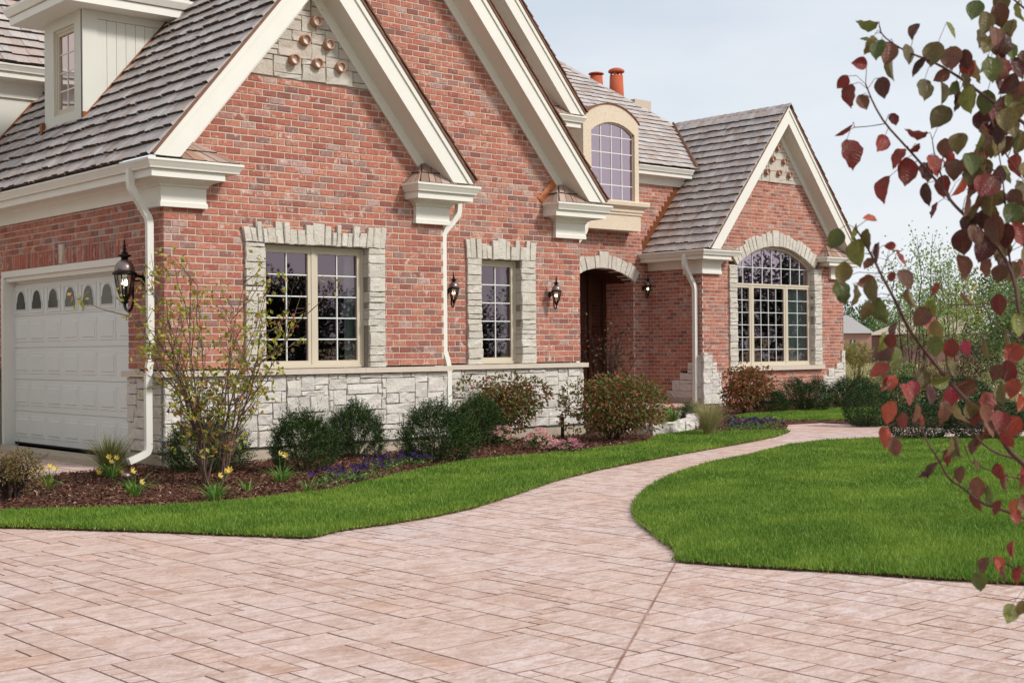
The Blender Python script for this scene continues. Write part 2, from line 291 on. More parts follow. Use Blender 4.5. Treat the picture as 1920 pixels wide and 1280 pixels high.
# ------------------------------------------------------------------ mesh helpers
class MB:
    def __init__(s): s.v = []; s.f = []
    def add(s, vs, fs):
        o = len(s.v); s.v += [tuple(p) for p in vs]; s.f += [tuple(i+o for i in f) for f in fs]; return s
    def box(s, x0, x1, y0, y1, z0, z1):
        return s.add([(x0, y0, z0), (x1, y0, z0), (x1, y1, z0), (x0, y1, z0), (x0, y0, z1), (x1, y0, z1), (x1, y1, z1), (x0, y1, z1)],
                     [(0, 3, 2, 1), (4, 5, 6, 7), (0, 1, 5, 4), (1, 2, 6, 5), (2, 3, 7, 6), (3, 0, 4, 7)])
    def prism(s, poly, a, b):                         # poly: list of 3D points at depth a, b = offset vector
        n = len(poly); b = Vector(b); top = [tuple(Vector(p)+b) for p in poly]
        return s.add(list(poly)+top, [tuple(range(n))[::-1], tuple(range(n, 2*n))] + [(i, (i+1) % n, n+(i+1) % n, n+i) for i in range(n)])
    def tube(s, pts, rad, k=6, cap=True, rot=0.):
        pts = [Vector(p) for p in pts]; n = len(pts)
        if isinstance(rad, (int, float)): rad = [rad]*n
        rings = []; up = Vector((0, 0, 1)); prev = None
        for i, p in enumerate(pts):
            t = (pts[min(i+1, n-1)]-pts[max(i-1, 0)])
            t = t.normalized() if t.length > 1e-9 else Vector((0, 0, 1))
            a = prev - t*prev.dot(t) if prev is not None else (up.cross(t) if abs(t.z) < .95 else Vector((1, 0, 0)))
            if a.length < 1e-6: a = Vector((1, 0, 0)).cross(t)
            a.normalize(); prev = a; b = t.cross(a)
            rings.append([p + (a*math.cos(2*math.pi*j/k+rot)+b*math.sin(2*math.pi*j/k+rot))*rad[i] for j in range(k)])
        vs = [q for r in rings for q in r]; fs = []
        for i in range(n-1):
            for j in range(k): fs.append((i*k+j, i*k+(j+1) % k, (i+1)*k+(j+1) % k, (i+1)*k+j))
        if cap: fs += [tuple(range(k))[::-1], tuple(range((n-1)*k, n*k))]
        return s.add(vs, fs)
    def lathe(s, prof, c=(0, 0, 0), k=16, sx=1, sy=1):
        n = len(prof); vs = []
        for r, z in prof:
            for j in range(k): vs.append((c[0]+r*sx*math.cos(2*math.pi*j/k), c[1]+r*sy*math.sin(2*math.pi*j/k), c[2]+z))
        fs = [(i*k+j, i*k+(j+1) % k, (i+1)*k+(j+1) % k, (i+1)*k+j) for i in range(n-1) for j in range(k)]
        return s.add(vs, fs+[tuple(range(k))[::-1], tuple(range((n-1)*k, n*k))])
    def mesh(s, name, smooth=False):
        me = bpy.data.meshes.new(name); me.from_pydata(s.v, [], s.f); me.update()
        if smooth: me.shade_smooth()
        return me
def npmesh(name, V, Q, smooth=False, uv=None, mi=None):
    me = bpy.data.meshes.new(name); V = np.asarray(V, np.float32); Q = np.asarray(Q, np.int32)
    me.vertices.add(len(V)); me.vertices.foreach_set('co', V.ravel())
    k = Q.shape[1]; me.loops.add(Q.size); me.loops.foreach_set('vertex_index', Q.ravel())
    me.polygons.add(len(Q)); me.polygons.foreach_set('loop_start', np.arange(0, Q.size, k, dtype=np.int32))
    if uv is not None:
        l = me.uv_layers.new(name='UVMap'); l.data.foreach_set('uv', np.asarray(uv, np.float32)[Q.ravel()].ravel())
    if mi is not None: me.polygons.foreach_set('material_index', np.asarray(mi, np.int32))
    me.update(calc_edges=True)
    if smooth: me.shade_smooth()
    else: me.shade_flat()
    return me
def obj(name, me, mat=None, parent=None, smooth=False):
    if isinstance(me, MB): me = me.mesh(name, smooth)
    if mat and not me.materials: me.materials.append(MT[mat])
    o = bpy.data.objects.new(name, me); COL.objects.link(o)
    if parent is not None: o.parent = parent
    return o
def tag(o, label=None, cat=None, group=None, kind=None):
    for k, v in (('label', label), ('category', cat), ('group', group), ('kind', kind)):
        if v: o[k] = v
    return o
def thing(name, label, cat, loc=(0, 0, 0), group=None, rz=0):
    o = bpy.data.objects.new(name, None); COL.objects.link(o); o.location = loc; o.rotation_euler[2] = rz; o.empty_display_size = .2
    return tag(o, label, cat, group)
def dup(o, parent=None):
    c = o.copy(); COL.objects.link(c); c.parent = parent
    for ch in o.children: dup(ch, c)
    return c
def inpoly(P, poly):
    x, y = P[:, 0], P[:, 1]; r = np.zeros(len(P), bool); n = len(poly)
    for i in range(n):
        x0, y0 = poly[i]; x1, y1 = poly[(i+1) % n]
        if y0 == y1: continue
        c = ((y0 > y) != (y1 > y)) & (x < (x1-x0)*(y-y0)/(y1-y0)+x0); r ^= c
    return r
def projd(P):                                        # picture coordinates and distance of points, to sort pieces by how large they show
    d = np.asarray(P, float)-np.array(CP); z = d@np.array(CF)
    zz = np.where(z > .2, z, .2)
    return CX+FPX*(d@np.array(CR))/zz, CY-FPX*(d@np.array(CU))/zz, z

# ================================================================== THE GROUND
ZP = -.08
def gz(pts, z=ZP): return [tuple(onZ(x, y, z)[:2]) for x, y in pts]
STRIP_F = gz([(-420, 979), (-200, 984), (0, 990), (150, 994), (300, 999), (450, 1005), (545, 1009), (575, 1010), (592, 1008), (612, 1002), (650, 994), (720, 985), (800, 972), (880, 955), (960, 930), (1040, 902), (1120, 882), (1200, 866), (1300, 848), (1400, 830), (1450, 820), (1474, 812)])
STRIP_B = gz([(-420, 972), (-200, 970), (0, 965), (150, 961), (300, 956), (380, 951), (470, 943), (560, 932), (620, 926), (680, 912), (760, 892), (850, 873), (900, 866), (1000, 858), (1080, 850), (1160, 841), (1215, 832), (1235, 820), (1290, 812), (1380, 812), (1440, 811), (1472, 810)])
strip = STRIP_F + STRIP_B[::-1]
lawn = gz([(1270, 1054), (1276, 1046), (1272, 1036), (1240, 1012), (1205, 985), (1191, 966), (1194, 946), (1215, 920), (1260, 895), (1330, 872), (1400, 858), (1480, 838), (1550, 829), (1620, 826), (1780, 824), (1920, 823), (2300, 824)]) + gz([(2300, 1122), (1920, 1097), (1800, 1090), (1700, 1083), (1550, 1073), (1400, 1064), (1300, 1057)])
bed = [(-9, 1.5)] + gz([(-420, 930), (-200, 926), (0, 914), (70, 898), (164, 887), (246, 868)]) + [(.5, .6), (3, 2), (9, 9), (17, 9), (23, 9), (34, 12), (34, -2)] + gz([(2300, 806), (1800, 803), (1650, 798), (1540, 793), (1478, 796), (1474, 806)]) + STRIP_B[::-1]
backlawn = gz([(1362, 786), (1400, 779), (1450, 775), (1540, 768), (1640, 766), (1700, 768), (1700, 776), (1640, 786), (1560, 790), (1480, 790)])
def ragged(poly, step=.06, amp=.012):
    out = []; n = len(poly)
    for i in range(n):
        a, b = Vector(poly[i]), Vector(poly[(i+1) % n]); k = max(1, min(400, int((b-a).length/step)))
        for j in range(k): p = a.lerp(b, j/k); out.append((p.x+random.uniform(-amp, amp), p.y+random.uniform(-amp, amp)))
    return out
lawn_r, strip_r, back_r = ragged(lawn), ragged(strip), ragged(backlawn)
def sheet(name, poly, z, mat, skirt=0, skirtmat=None, kind='structure', parent=None):
    bm = bmesh.new(); vs = [bm.verts.new((x, y, z)) for x, y in poly]; f = bm.faces.new(vs)
    if f.normal.z < 0: f.normal_flip()
    bmesh.ops.triangulate(bm, faces=[f])
    if skirt:
        lo = [bm.verts.new((x, y, z-skirt)) for x, y in poly]; n = len(vs)
        for i in range(n):
            q = bm.faces.new((vs[i], vs[(i+1) % n], lo[(i+1) % n], lo[i])); q.material_index = 1 if skirtmat else 0
    me = bpy.data.meshes.new(name); bm.to_mesh(me); bm.free(); me.materials.append(MT[mat])
    if skirtmat: me.materials.append(MT[skirtmat])
    o = bpy.data.objects.new(name, me); COL.objects.link(o); o.parent = parent
    return tag(o, kind=kind)
S = 1600
sheet('ground', [(-S, -S), (S, -S), (S, S), (-S, S)], -.22, 'earth')
drive = sheet('driveway', [(-16, -24), (6, -24), (22, -8), (22, 2), (13, 3), (-.02, 3), (-.02, 8.2), (-16, 8.2)], ZP-.007, 'grout', .1)
sheet('planting_bed', bed, -.062, 'mulch', .1)
lawn_o = sheet('front_lawn', lawn_r, -.058, 'turf', .026, 'soil')
strip_o = sheet('lawn_strip', strip_r, -.058, 'turf', .026, 'soil')
back_o = sheet('entry_lawn', back_r, -.058, 'turf', .03, 'soil')

# chamfered slab used for bricks and paving tiles: unit size, front at +y (local n)
def chamfer_block(w, h, d, c):                       # x 0..w, y (out) 0..d, z 0..h
    v = [(0, 0, 0), (w, 0, 0), (w, 0, h), (0, 0, h), (0, d-c, 0), (w, d-c, 0), (w, d-c, h), (0, d-c, h), (c, d, c), (w-c, d, c), (w-c, d, h-c), (c, d, h-c)]
    q = [(0, 1, 5, 4), (1, 2, 6, 5), (2, 3, 7, 6), (3, 0, 4, 7), (4, 5, 9, 8), (5, 6, 10, 9), (6, 7, 11, 10), (7, 4, 8, 11), (8, 9, 10, 11)]
    return np.array(v, float), np.array(q)

UNIT = .105
def pack(nx, ny, sizes, mask=None):
    occ = np.zeros((nx, ny), bool) if mask is None else ~mask; out = []
    for j in range(ny):
        for i in range(nx):
            if occ[i, j]: continue
            random.shuffle(sizes)
            for a, b in sizes + [(2, 1), (1, 2), (1, 1)]:
                if i+a <= nx and j+b <= ny and not occ[i:i+a, j:j+b].any(): break
            occ[i:i+a, j:j+b] = True; out.append((i, j, a, b))
    return out
def pack_tiles(nx, ny, sizes):
    occ = np.zeros((nx, ny), bool); ev = np.zeros((nx+1, ny+1), int); eh = np.zeros((nx+1, ny+1), int); out = []   # joint run lengths so far
    for j in range(ny):
        for i in range(nx):
            if occ[i, j]: continue
            best = None
            for a, b in random.sample(sizes, 9)+[(2, 1), (1, 2), (1, 1)]:
                if i+a > nx or j+b > ny or occ[i:i+a, j:j+b].any(): continue
                cost = max(0, ev[i+a, j-1]+b-9 if j else 0)+max(0, eh[i-1, j+b]+a-9 if i else 0)+(3 if a*b < 5 else 0)+random.random()
                if best is None or cost < best[0]: best = (cost, a, b)
            _, a, b = best; occ[i:i+a, j:j+b] = True; out.append((i, j, a, b))
            r0 = ev[i+a, j-1] if j else 0
            for k in range(b): ev[i+a, j+k] = r0+k+1
            r0 = eh[i-1, j+b] if i else 0
            for k in range(a): eh[i+k, j+b] = r0+k+1
    return out
tiles = []
for (i, j, a, b) in pack_tiles(248, 216, [(3, 2), (2, 3), (4, 2), (2, 4), (3, 3), (4, 3), (3, 4), (5, 2), (2, 5), (5, 3), (3, 5), (6, 3), (4, 4), (6, 4), (2, 2), (3, 6)]):
    tiles.append((-10+i*UNIT, -15.6+j*UNIT, a*UNIT, b*UNIT))
T = np.array(tiles); ctr = np.c_[T[:, 0]+T[:, 2]/2, T[:, 1]+T[:, 3]/2, np.full(len(T), ZP)]
px, py, pz = projd(ctr)
keep = (pz > 2.5) & (px > -250) & (px < 2170) & (py < 1420) & ((ctr[:, 0] < -.25) | (ctr[:, 1] < 2.6)) & (ctr[:, 1] < 6.4)
keep &= ~(inpoly(ctr, bed) & ~inpoly(ctr, bed[:8]) & (ctr[:, 1] > .2))
T, ctr, pz = T[keep], ctr[keep], pz[keep]
hidden = inpoly(ctr, lawn) | inpoly(ctr, strip) | inpoly(ctr, bed)
area = T[:, 2]*T[:, 3]/pz**2.6*np.where(hidden, .02, 1)
order = np.argsort(-area); cache = {}; GAP = .005
VV, QQ, off = [], [], 0; TMI = [1]*8+[0]
def tile_block(a, b):
    v, q = chamfer_block(a-GAP, b-GAP, .03, .0034); v[4:8, 1] = .0235; return v, q
for rank, k in enumerate(order):
    x, y, a, b = T[k]; key = (round(a, 2), round(b, 2))
    dz = random.uniform(-.0012, .0012)
    if rank < 300:
        if key not in cache:
            v, q = tile_block(a, b); v = np.c_[v[:, 0], v[:, 2], v[:, 1]-.03]; cache[key] = npmesh('paving_tile', v, q[:, ::-1], mi=TMI); cache[key].materials.append(MT['pave']); cache[key].materials.append(MT['grout'])
        o = obj('paving_tile', cache[key], None, drive); o.location = (x+GAP/2, y+GAP/2, ZP+dz); o.rotation_euler = (random.uniform(-.0015, .0015), random.uniform(-.0015, .0015), 0)
    else:
        v, q = tile_block(a, b); v = np.c_[v[:, 0]+x+GAP/2, v[:, 2]+y+GAP/2, v[:, 1]-.03+ZP+dz]; VV.append(v); QQ.append(q[:, ::-1]+off); off += len(v)
me = npmesh('paving_tiles', np.concatenate(VV), np.concatenate(QQ), mi=TMI*len(VV)); me.materials.append(MT['pave']); me.materials.append(MT['grout']); tag(obj('paving_tiles', me, None, drive), kind='stuff')
a, b = onZ(1272, 1046, ZP), onZ(1128, 1302, ZP); d = (b-a).normalized(); n = Vector((-d.y, d.x, 0))*.0055; up = Vector((0, 0, .004))
obj('control_joint', MB().prism([a-n, b-n, b+n, a+n], 0, up), 'grout', drive)
mb = MB(); mb.box(-.42, -.004, .98, 5.36, -.1, -.006); tag(obj('garage_apron', mb, 'concrete'), kind='structure')

# grass: real blades, joined into one mass for each lawn
def blades(poly, dens, hmin, hmax, maxn, margin=120, edge=True):
    P = np.array(poly); lo, hi = P.min(0), P.max(0); A = (hi-lo).prod()
    n = int(A*dens); n = min(n, 9_000_000)
    pts = rng.uniform(lo, hi, (n, 2)); X, Y, Z = projd(np.c_[pts, np.full(n, -.05)])
    k = (Z > 1) & (X > -margin) & (X < 1920+margin) & (Y < 1280+margin); pts, Z = pts[k], Z[k]
    k = rng.random(len(pts)) < np.clip((11/Z)**1.7, .03, 1); pts, Z = pts[k], Z[k]
    pts = pts[inpoly(pts, poly)]
    if len(pts) > maxn: pts = pts[rng.choice(len(pts), maxn, False)]
    E_ = []                                          # shaggy fringe hanging over the edge
    for i in range(len(poly)):
        a, b = np.array(poly[i]), np.array(poly[(i+1) % len(poly)]); L_ = np.linalg.norm(b-a); k = int(min(L_, 8)*420)
        if k: t = rng.random((k, 1)); E_.append(a+(b-a)*t+rng.normal(0, .018, (k, 2)))
    E_ = np.concatenate(E_); X, Y, Z = projd(np.c_[E_, np.full(len(E_), -.05)]); E_ = E_[(Z > 1) & (X > -margin) & (X < 1920+margin)]; ne = len(E_); pts = np.concatenate([pts, E_])
    n = len(pts); Zc = projd(np.c_[pts, np.full(n, -.05)])[2]
    h = rng.uniform(hmin, hmax, n); wd = rng.uniform(.0035, .006, n)*np.clip(Zc/9, 1, 3.2); a = rng.uniform(0, 6.283, n)
    h[n-ne:] *= rng.uniform(.3, .9, ne); l = rng.normal(0, .35, (n, 2))*h[:, None]; l[n-ne:] *= 2.2; dx = np.c_[np.cos(a), np.sin(a)]*wd[:, None]
    z0 = np.full(n, -.062)
    V = np.stack([np.c_[pts-dx, z0], np.c_[pts+dx, z0], np.c_[pts+l, z0+h]], 1).reshape(-1, 3)
    return npmesh('grass', V, np.arange(3*n).reshape(-1, 3))
g = obj('lawn_grass', blades(lawn, 6500, .028, .058, 400000), 'grass'); tag(g, 'mown green grass of the curved front lawn', 'grass', kind='stuff')
g = obj('strip_grass', blades(strip, 6500, .03, .062, 240000), 'grass'); tag(g, 'mown grass strip between mulch bed and path', 'grass', kind='stuff')
g = obj('entry_grass', blades(backlawn, 9000, .03, .06, 40000), 'grass'); tag(g, 'small grass patch below the arched window', 'grass', kind='stuff')
def thatch(poly, name, label):                      # dry fringe and crumbs of soil along the cut edge
    E_ = []
    for i in range(len(poly)):
        a, b = np.array(poly[i]), np.array(poly[(i+1) % len(poly)]); L_ = np.linalg.norm(b-a); k = int(min(L_, 8)*260)
        if k: E_.append(a+(b-a)*rng.random((k, 1))+rng.normal(0, .02, (k, 2)))
    P = np.concatenate(E_); X, Y, Z = projd(np.c_[P, np.full(len(P), -.05)]); P = P[(Z > 1) & (X > -80) & (X < 2000)]; n5 = rng.random(len(P)); n = len(P)
    a = rng.uniform(0, 6.283, n); L_ = rng.uniform(.015, .05, n); w_ = rng.uniform(.003, .007, n); c = np.c_[P, np.full(n, -.072)]; d = np.c_[np.cos(a), np.sin(a), rng.uniform(.1, .9, n)]*L_[:, None]; e = np.c_[-np.sin(a), np.cos(a), 0*a]*w_[:, None]
    g = obj(name, npmesh(name, np.stack([c-e, c+e, c+d], 1).reshape(-1, 3), np.arange(3*n).reshape(-1, 3)), 'thatch'); tag(g, label, 'grass', kind='stuff')
thatch(lawn, 'lawn_thatch', 'dry brown fringe along the cut edge of the front lawn'); thatch(strip, 'strip_thatch', 'dry brown fringe along the cut edge of the grass strip')
# bark chips on the bed
def chips(n, maxd=40):
    P = np.array(bed); lo, hi = P.min(0), P.max(0)
    pts = rng.uniform(lo, hi, (n*8, 2)); pts = pts[inpoly(pts, bed) & ~inpoly(pts, backlawn)]
    X, Y, Z = projd(np.c_[pts, np.full(len(pts), -.05)]); k = (Z > 3) & (X > -80) & (X < 2000) & (rng.random(len(pts)) < np.clip((16/Z)**2, .05, 1)); pts = pts[k][:n]
    m = len(pts); a = rng.uniform(0, 6.283, m); L = rng.uniform(.008, .03, m); W = rng.uniform(.003, .008, m); t = rng.normal(0, .35, m); r = rng.normal(0, .5, m)
    e = np.c_[np.cos(a)*np.cos(t), np.sin(a)*np.cos(t), np.sin(t)]*L[:, None]; f = np.c_[-np.sin(a)*np.cos(r), np.cos(a)*np.cos(r), np.sin(r)]*W[:, None]
    c = np.c_[pts, -.05+rng.uniform(0, .022, m)]
    V = np.stack([c-e-f, c+e-f, c+e+f, c-e+f], 1).reshape(-1, 3); return npmesh('bark_chips', V, np.arange(4*m).reshape(-1, 4))
g = obj('bark_mulch', chips(110000), 'mulchchip'); tag(g, 'shredded brown bark mulch over the planting bed', 'mulch', kind='stuff')

# ================================================================== THE HOUSE
house = thing('brick_house', 'red brick house with limestone trim, steep cedar shake gables and cream eaves', 'house')
class WF:                                            # a wall's own frame: s along, n outwards, z up
    def __init__(s, kind, at): s.k = kind; s.at = at
    def p(s, a, n, z): return (a, s.at-n, z) if s.k == 'V' else (s.at-n, a, z) if s.k == 'U' else (s.at+n, a, z)
    def arr(s, A):                                   # columns s, n, z -> world
        return np.c_[A[:, 0], s.at-A[:, 1], A[:, 2]] if s.k == 'V' else np.c_[s.at+(A[:, 1] if s.k == 'W' else -A[:, 1]), A[:, 0], A[:, 2]]
    def box(s, mb, s0, s1, n0, n1, z0, z1):
        a, b = s.p(s0, n0, z0), s.p(s1, n1, z1)
        return mb.box(min(a[0], b[0]), max(a[0], b[0]), min(a[1], b[1]), max(a[1], b[1]), z0, z1)
CH, BL, JT = .0905, .2235, .017
BRICKS = []                                          # (frame, s0, s1, z0, z1, wall part, full)
def brickwall(F, wall_name, z0, z1, spans, label=None, soldier=None):
    mb = MB(); rows = []
    k0 = int(round(z0/CH)); k1 = int(math.ceil(z1/CH-1e-6))
    for k in range(k0, k1):
        a, b = k*CH, (k+1)*CH
        for (s0, s1) in spans((a+b)/2):
            if s1-s0 < .03: continue
            F.box(mb, s0, s1, -.2, -.002, a, b)
            x = math.floor(s0/BL)*BL + (BL/2 if k % 2 else 0) - BL
            while x < s1:
                L = BL
                c0, c1 = max(x, s0), min(x+L, s1)
                if c1-c0 > .035: rows.append((c0+JT/2*(c0 > s0), c1-JT/2*(c1 < s1), a+JT/2, b-JT/2, c1-c0 > L-.002 and c0 > s0 and c1 < s1))
                x += L
    o = obj(wall_name, mb, 'mortar', house)
    if label: o['label'] = label
    for r in rows: BRICKS.append((F, *r[:4], o, r[4]))
    return o
def rough_stone(F, c4, n0, n1, mat, parent, name='stone', amp=.012, rnd=.008):
    (a, b, c, d) = [np.array(p, float) for p in c4]   # bottom left, bottom right, top right, top left in (s, z)
    w = np.linalg.norm(b-a); h = np.linalg.norm(d-a)
    nx = max(3, min(5, int(w/.08)+2)); nz = max(3, min(4, int(h/.06)+2))
    us = np.r_[0, np.linspace(rnd/max(w, .05), 1-rnd/max(w, .05), nx-1), 1]; ws = np.r_[0, np.linspace(rnd/max(h, .05), 1-rnd/max(h, .05), nz-1), 1]
    V = []
    for j, wv in enumerate(ws):
        for i, uv in enumerate(us):
            p = (a*(1-uv)+b*uv)*(1-wv) + (d*(1-uv)+c*uv)*wv
            e = i in (0, len(us)-1) or j in (0, len(ws)-1)
            p = p + rng.normal(0, .003, 2)
            V.append((p[0], n1*.82 if e else n1+rng.uniform(-amp, amp), p[1]))
    n = len(V); X, Zn = len(us), len(ws); idx = lambda i, j: j*X+i
    Q = [(idx(i, j), idx(i+1, j), idx(i+1, j+1), idx(i, j+1)) for j in range(Zn-1) for i in range(X-1)]
    ring = [idx(i, 0) for i in range(X)] + [idx(X-1, j) for j in range(1, Zn)] + [idx(i, Zn-1) for i in range(X-2, -1, -1)] + [idx(0, j) for j in range(Zn-2, 0, -1)]
    for r in ring: V.append((V[r][0], n0, V[r][2]))
    m = len(ring); Q += [(ring[k], n+k, n+(k+1) % m, ring[(k+1) % m]) for k in range(m)]
    return obj(name, npmesh(name, F.arr(np.array(V)), np.array(Q)), mat, parent)
def poly_stone(F, pts, n0, n1, mat, parent, name='stone'):
    c = np.mean(pts, 0); V = []; m = len(pts)
    for p in pts: V.append((p[0], n0, p[1]))
    for p in pts: V.append((p[0], n1*.5, p[1]))
    for p in pts:
        q = np.array(p)+(c-p)*min(.4, .016/max(.02, np.linalg.norm(c-p))); V.append((q[0], n1+random.uniform(-.006, .006), q[1]))
    mb = MB(); A = F.arr(np.array(V))
    fs = [(i, (i+1) % m, m+(i+1) % m, m+i) for i in range(m)] + [(m+i, m+(i+1) % m, 2*m+(i+1) % m, 2*m+i) for i in range(m)] + [tuple(range(2*m, 3*m))]
    mb.add(A, fs); return obj(name, mb, mat, parent)
def clip_poly(pts, nx, nz, d):                       # keep nx*s + nz*z <= d
    out = []
    for i in range(len(pts)):
        p, q = pts[i], pts[(i+1) % len(pts)]; a, b = nx*p[0]+nz*p[1]-d, nx*q[0]+nz*q[1]-d
        if a <= 0: out.append(p)
        if (a < 0 < b) or (b < 0 < a):
            t = a/(a-b); out.append((p[0]+(q[0]-p[0])*t, p[1]+(q[1]-p[1])*t))
    return out
def ashlar(F, s0, s1, z0, z1, mat, parent, unit=.075, allow=None, clips=(), g=.0045, n1=.045, sizes=None):
    nx, nz = max(1, round((s1-s0)/unit)), max(1, round((z1-z0)/unit)); ux, uz = (s1-s0)/nx, (z1-z0)/nz
    mask = None
    if allow: mask = np.array([[allow(s0+(i+.5)*ux, z0+(j+.5)*uz) for j in range(nz)] for i in range(nx)])
    sizes = sizes or [(4, 2), (5, 2), (3, 2), (6, 2), (7, 2), (5, 1), (6, 1), (5, 3), (4, 3), (7, 3), (6, 3), (3, 3), (5, 2), (6, 3), (4, 2)]
    for (i, j, a, b) in pack(nx, nz, list(sizes), mask):
        if mask is not None and not mask[i:i+a, j:j+b].all(): continue
        p = [(s0+i*ux+g, z0+j*uz+g), (s0+(i+a)*ux-g, z0+j*uz+g), (s0+(i+a)*ux-g, z0+(j+b)*uz-g), (s0+i*ux+g, z0+(j+b)*uz-g)]
        q = p
        for c in clips: q = clip_poly(q, *c)
        if len(q) < 3: continue
        if len(q) == 4 and all(abs(x[0]-y[0])+abs(x[1]-y[1]) < 1e-9 for x, y in zip(p, q)): rough_stone(F, p, -.03, n1+random.uniform(-.008, .01), mat, parent)
        else:
            ar = abs(sum(q[k][0]*q[(k+1) % len(q)][1]-q[(k+1) % len(q)][0]*q[k][1] for k in range(len(q))))/2
            if ar > .002: poly_stone(F, q, -.03, n1, mat, parent)

V1, V2, V3, V4, VA, U4 = 0., .8, 3.8, 6.1, 7.865, 17.4
F1, F2, F3, F4, FA = WF('V', V1), WF('V', V2), WF('V', V3), WF('V', V4), WF('V', VA)
G0, G4 = WF('U', 0.), WF('U', U4)
SILL = 1.155
W1, W2, W3 = 4.5, 8.09, 23.2
# --- gable outlines (uc, outer half width, z at the outer rake foot, slope)
GA1 = (2.21, 2.55, 3.82, 1.19); GA2 = (4.05, 4.27, 3.84, 1.15); GA3 = (5.5, 5.29, 5.98, 1.154); GA4 = (20.36, 3.11, 3.765, 1.21)
def rake(g, z, inset): return g[1] - (z-g[2])/g[3] - inset       # half width at height z
def gspan(g, lo, hi, z):
    if z <= g[2]+.25: return lo, hi
    h = rake(g, z, .44); return max(lo, g[0]-h), min(hi, g[0]+h)
def cut(spans, a, b):
    out = []
    for s0, s1 in spans:
        if b <= s0 or a >= s1: out.append((s0, s1)); continue
        if a > s0: out.append((s0, a))
        if b < s1: out.append((b, s1))
    return out
# gable 1 with its double window
def sp1(z):
    s = [gspan(GA1, 0, W1, z)]
    if z < 3.02: s = cut(s, 1.17, 3.40)
    return [x for x in s if x[1] > x[0]]
wall1 = brickwall(F1, 'gable_wall', SILL, 5.07, sp1, 'brick gable wall over the double window')
def sp2(z):
    a, b = gspan(GA2, 4.4 if z < 3.6 else 2.0, W2, z); s = [(a, b)]
    if z < 3.02: s = cut(s, 5.61, 7.03)
    return [x for x in s if x[1] > x[0]]
wall2 = brickwall(F2, 'gable_wall', SILL, 8.0, sp2, 'tall brick gable wall over the single narrow window')
def spg(z):
    s = [(.005, 7.0)]
    if z < 2.88: s = cut(s, 1.0, 5.34)
    return s
wallg = brickwall(G0, 'garage_side_wall', SILL, 3.50, spg, 'shaded brick wall around the garage door')
AR4 = (20.28, 3.43, 1.59, .534)                      # centre, spring, half chord, rise
def arc_z(A, s, extra=0.):
    c, sp, hc, rise = A; r = (hc*hc+rise*rise)/(2*rise)+extra; zc = sp+rise-(hc*hc+rise*rise)/(2*rise); d = s-c
    return zc+math.sqrt(max(0, r*r-d*d))
def arc_half(A, z, extra=0.):
    c, sp, hc, rise = A; r0 = (hc*hc+rise*rise)/(2*rise); zc = sp+rise-r0; h = z-zc; r = r0+extra
    return math.sqrt(r*r-h*h) if abs(h) < r else 0
def quoin_w(z): return .80 if z < .35 else .62 if z < .75 else .52 if z < .98 else .34 if z < 1.16 else .12 if z < 1.26 else 0
def quoin_r(z): return 1.15 if z < .45 else .95 if z < .6 else .72 if z < .78 else .4 if z < .95 else .18 if z < 1.25 else 0
def sp4(z):
    s = [gspan(GA4, U4, W3, z)]
    if .78 < z < 3.5: s = cut(s, 18.40, 22.16)
    elif z < 4.3 and z >= 3.5:
        h = min(arc_half(AR4, z, .18), 1.9)
        if h > 0: s = cut(s, AR4[0]-h, AR4[0]+h)
    s = cut(s, U4-.01, U4+quoin_w(z)-.02) if quoin_w(z) else s
    s = cut(s, W3-quoin_r(z)+.02, W3+.01) if quoin_r(z) else s
    return [x for x in s if x[1] > x[0]]
wall4 = brickwall(F4, 'gable_wall', 0.0, 5.60, sp4, 'brick gable wall around the large arched window')
def quoin_s(z): return 1.2 if z < .35 else 1.0 if z < .55 else .75 if z < .8 else .45 if z < 1.0 else .2 if z < 1.2 else 0
walls = brickwall(G4, 'wing_side_wall', 0.0, 3.50, lambda z: [(V4+.005+max(0, quoin_s(z)-.02), VA)], 'shaded brick side wall beside the entrance')
ARE = (15.72, 3.02, 1.13, .335)
def spa(z):
    s = [(8.2, U4+(0 if z < 3.6 else (z-3.6)/1.21+.3))]
    if z < 3.05: s = cut(s, ARE[0]-1.13, ARE[0]+1.13)
    elif z < 3.5:
        h = arc_half(ARE, z, .1)
        if h > 0: s = cut(s, ARE[0]-h, ARE[0]+h)
    return s
walla = brickwall(FA, 'entrance_wall', 0.0, 5.6, spa, 'brick wall over the arched entrance')
for u_, a_, b_, z_ in ((W1, .21, .79, 3.5), (W2, 1.01, VA-.01, 3.5), (W3, V4+.21, 9.5, 3.5)):
    Fw = WF('W', u_); brickwall(Fw, 'return_wall', 0.0, z_, lambda z, a_=a_, b_=b_: [(a_, b_)])
GR = WF('U', ARE[0]+1.12)
wallr = brickwall(GR, 'entrance_reveal', 0.0, 3.1, lambda z: [(VA+.012, VA+1.0)])

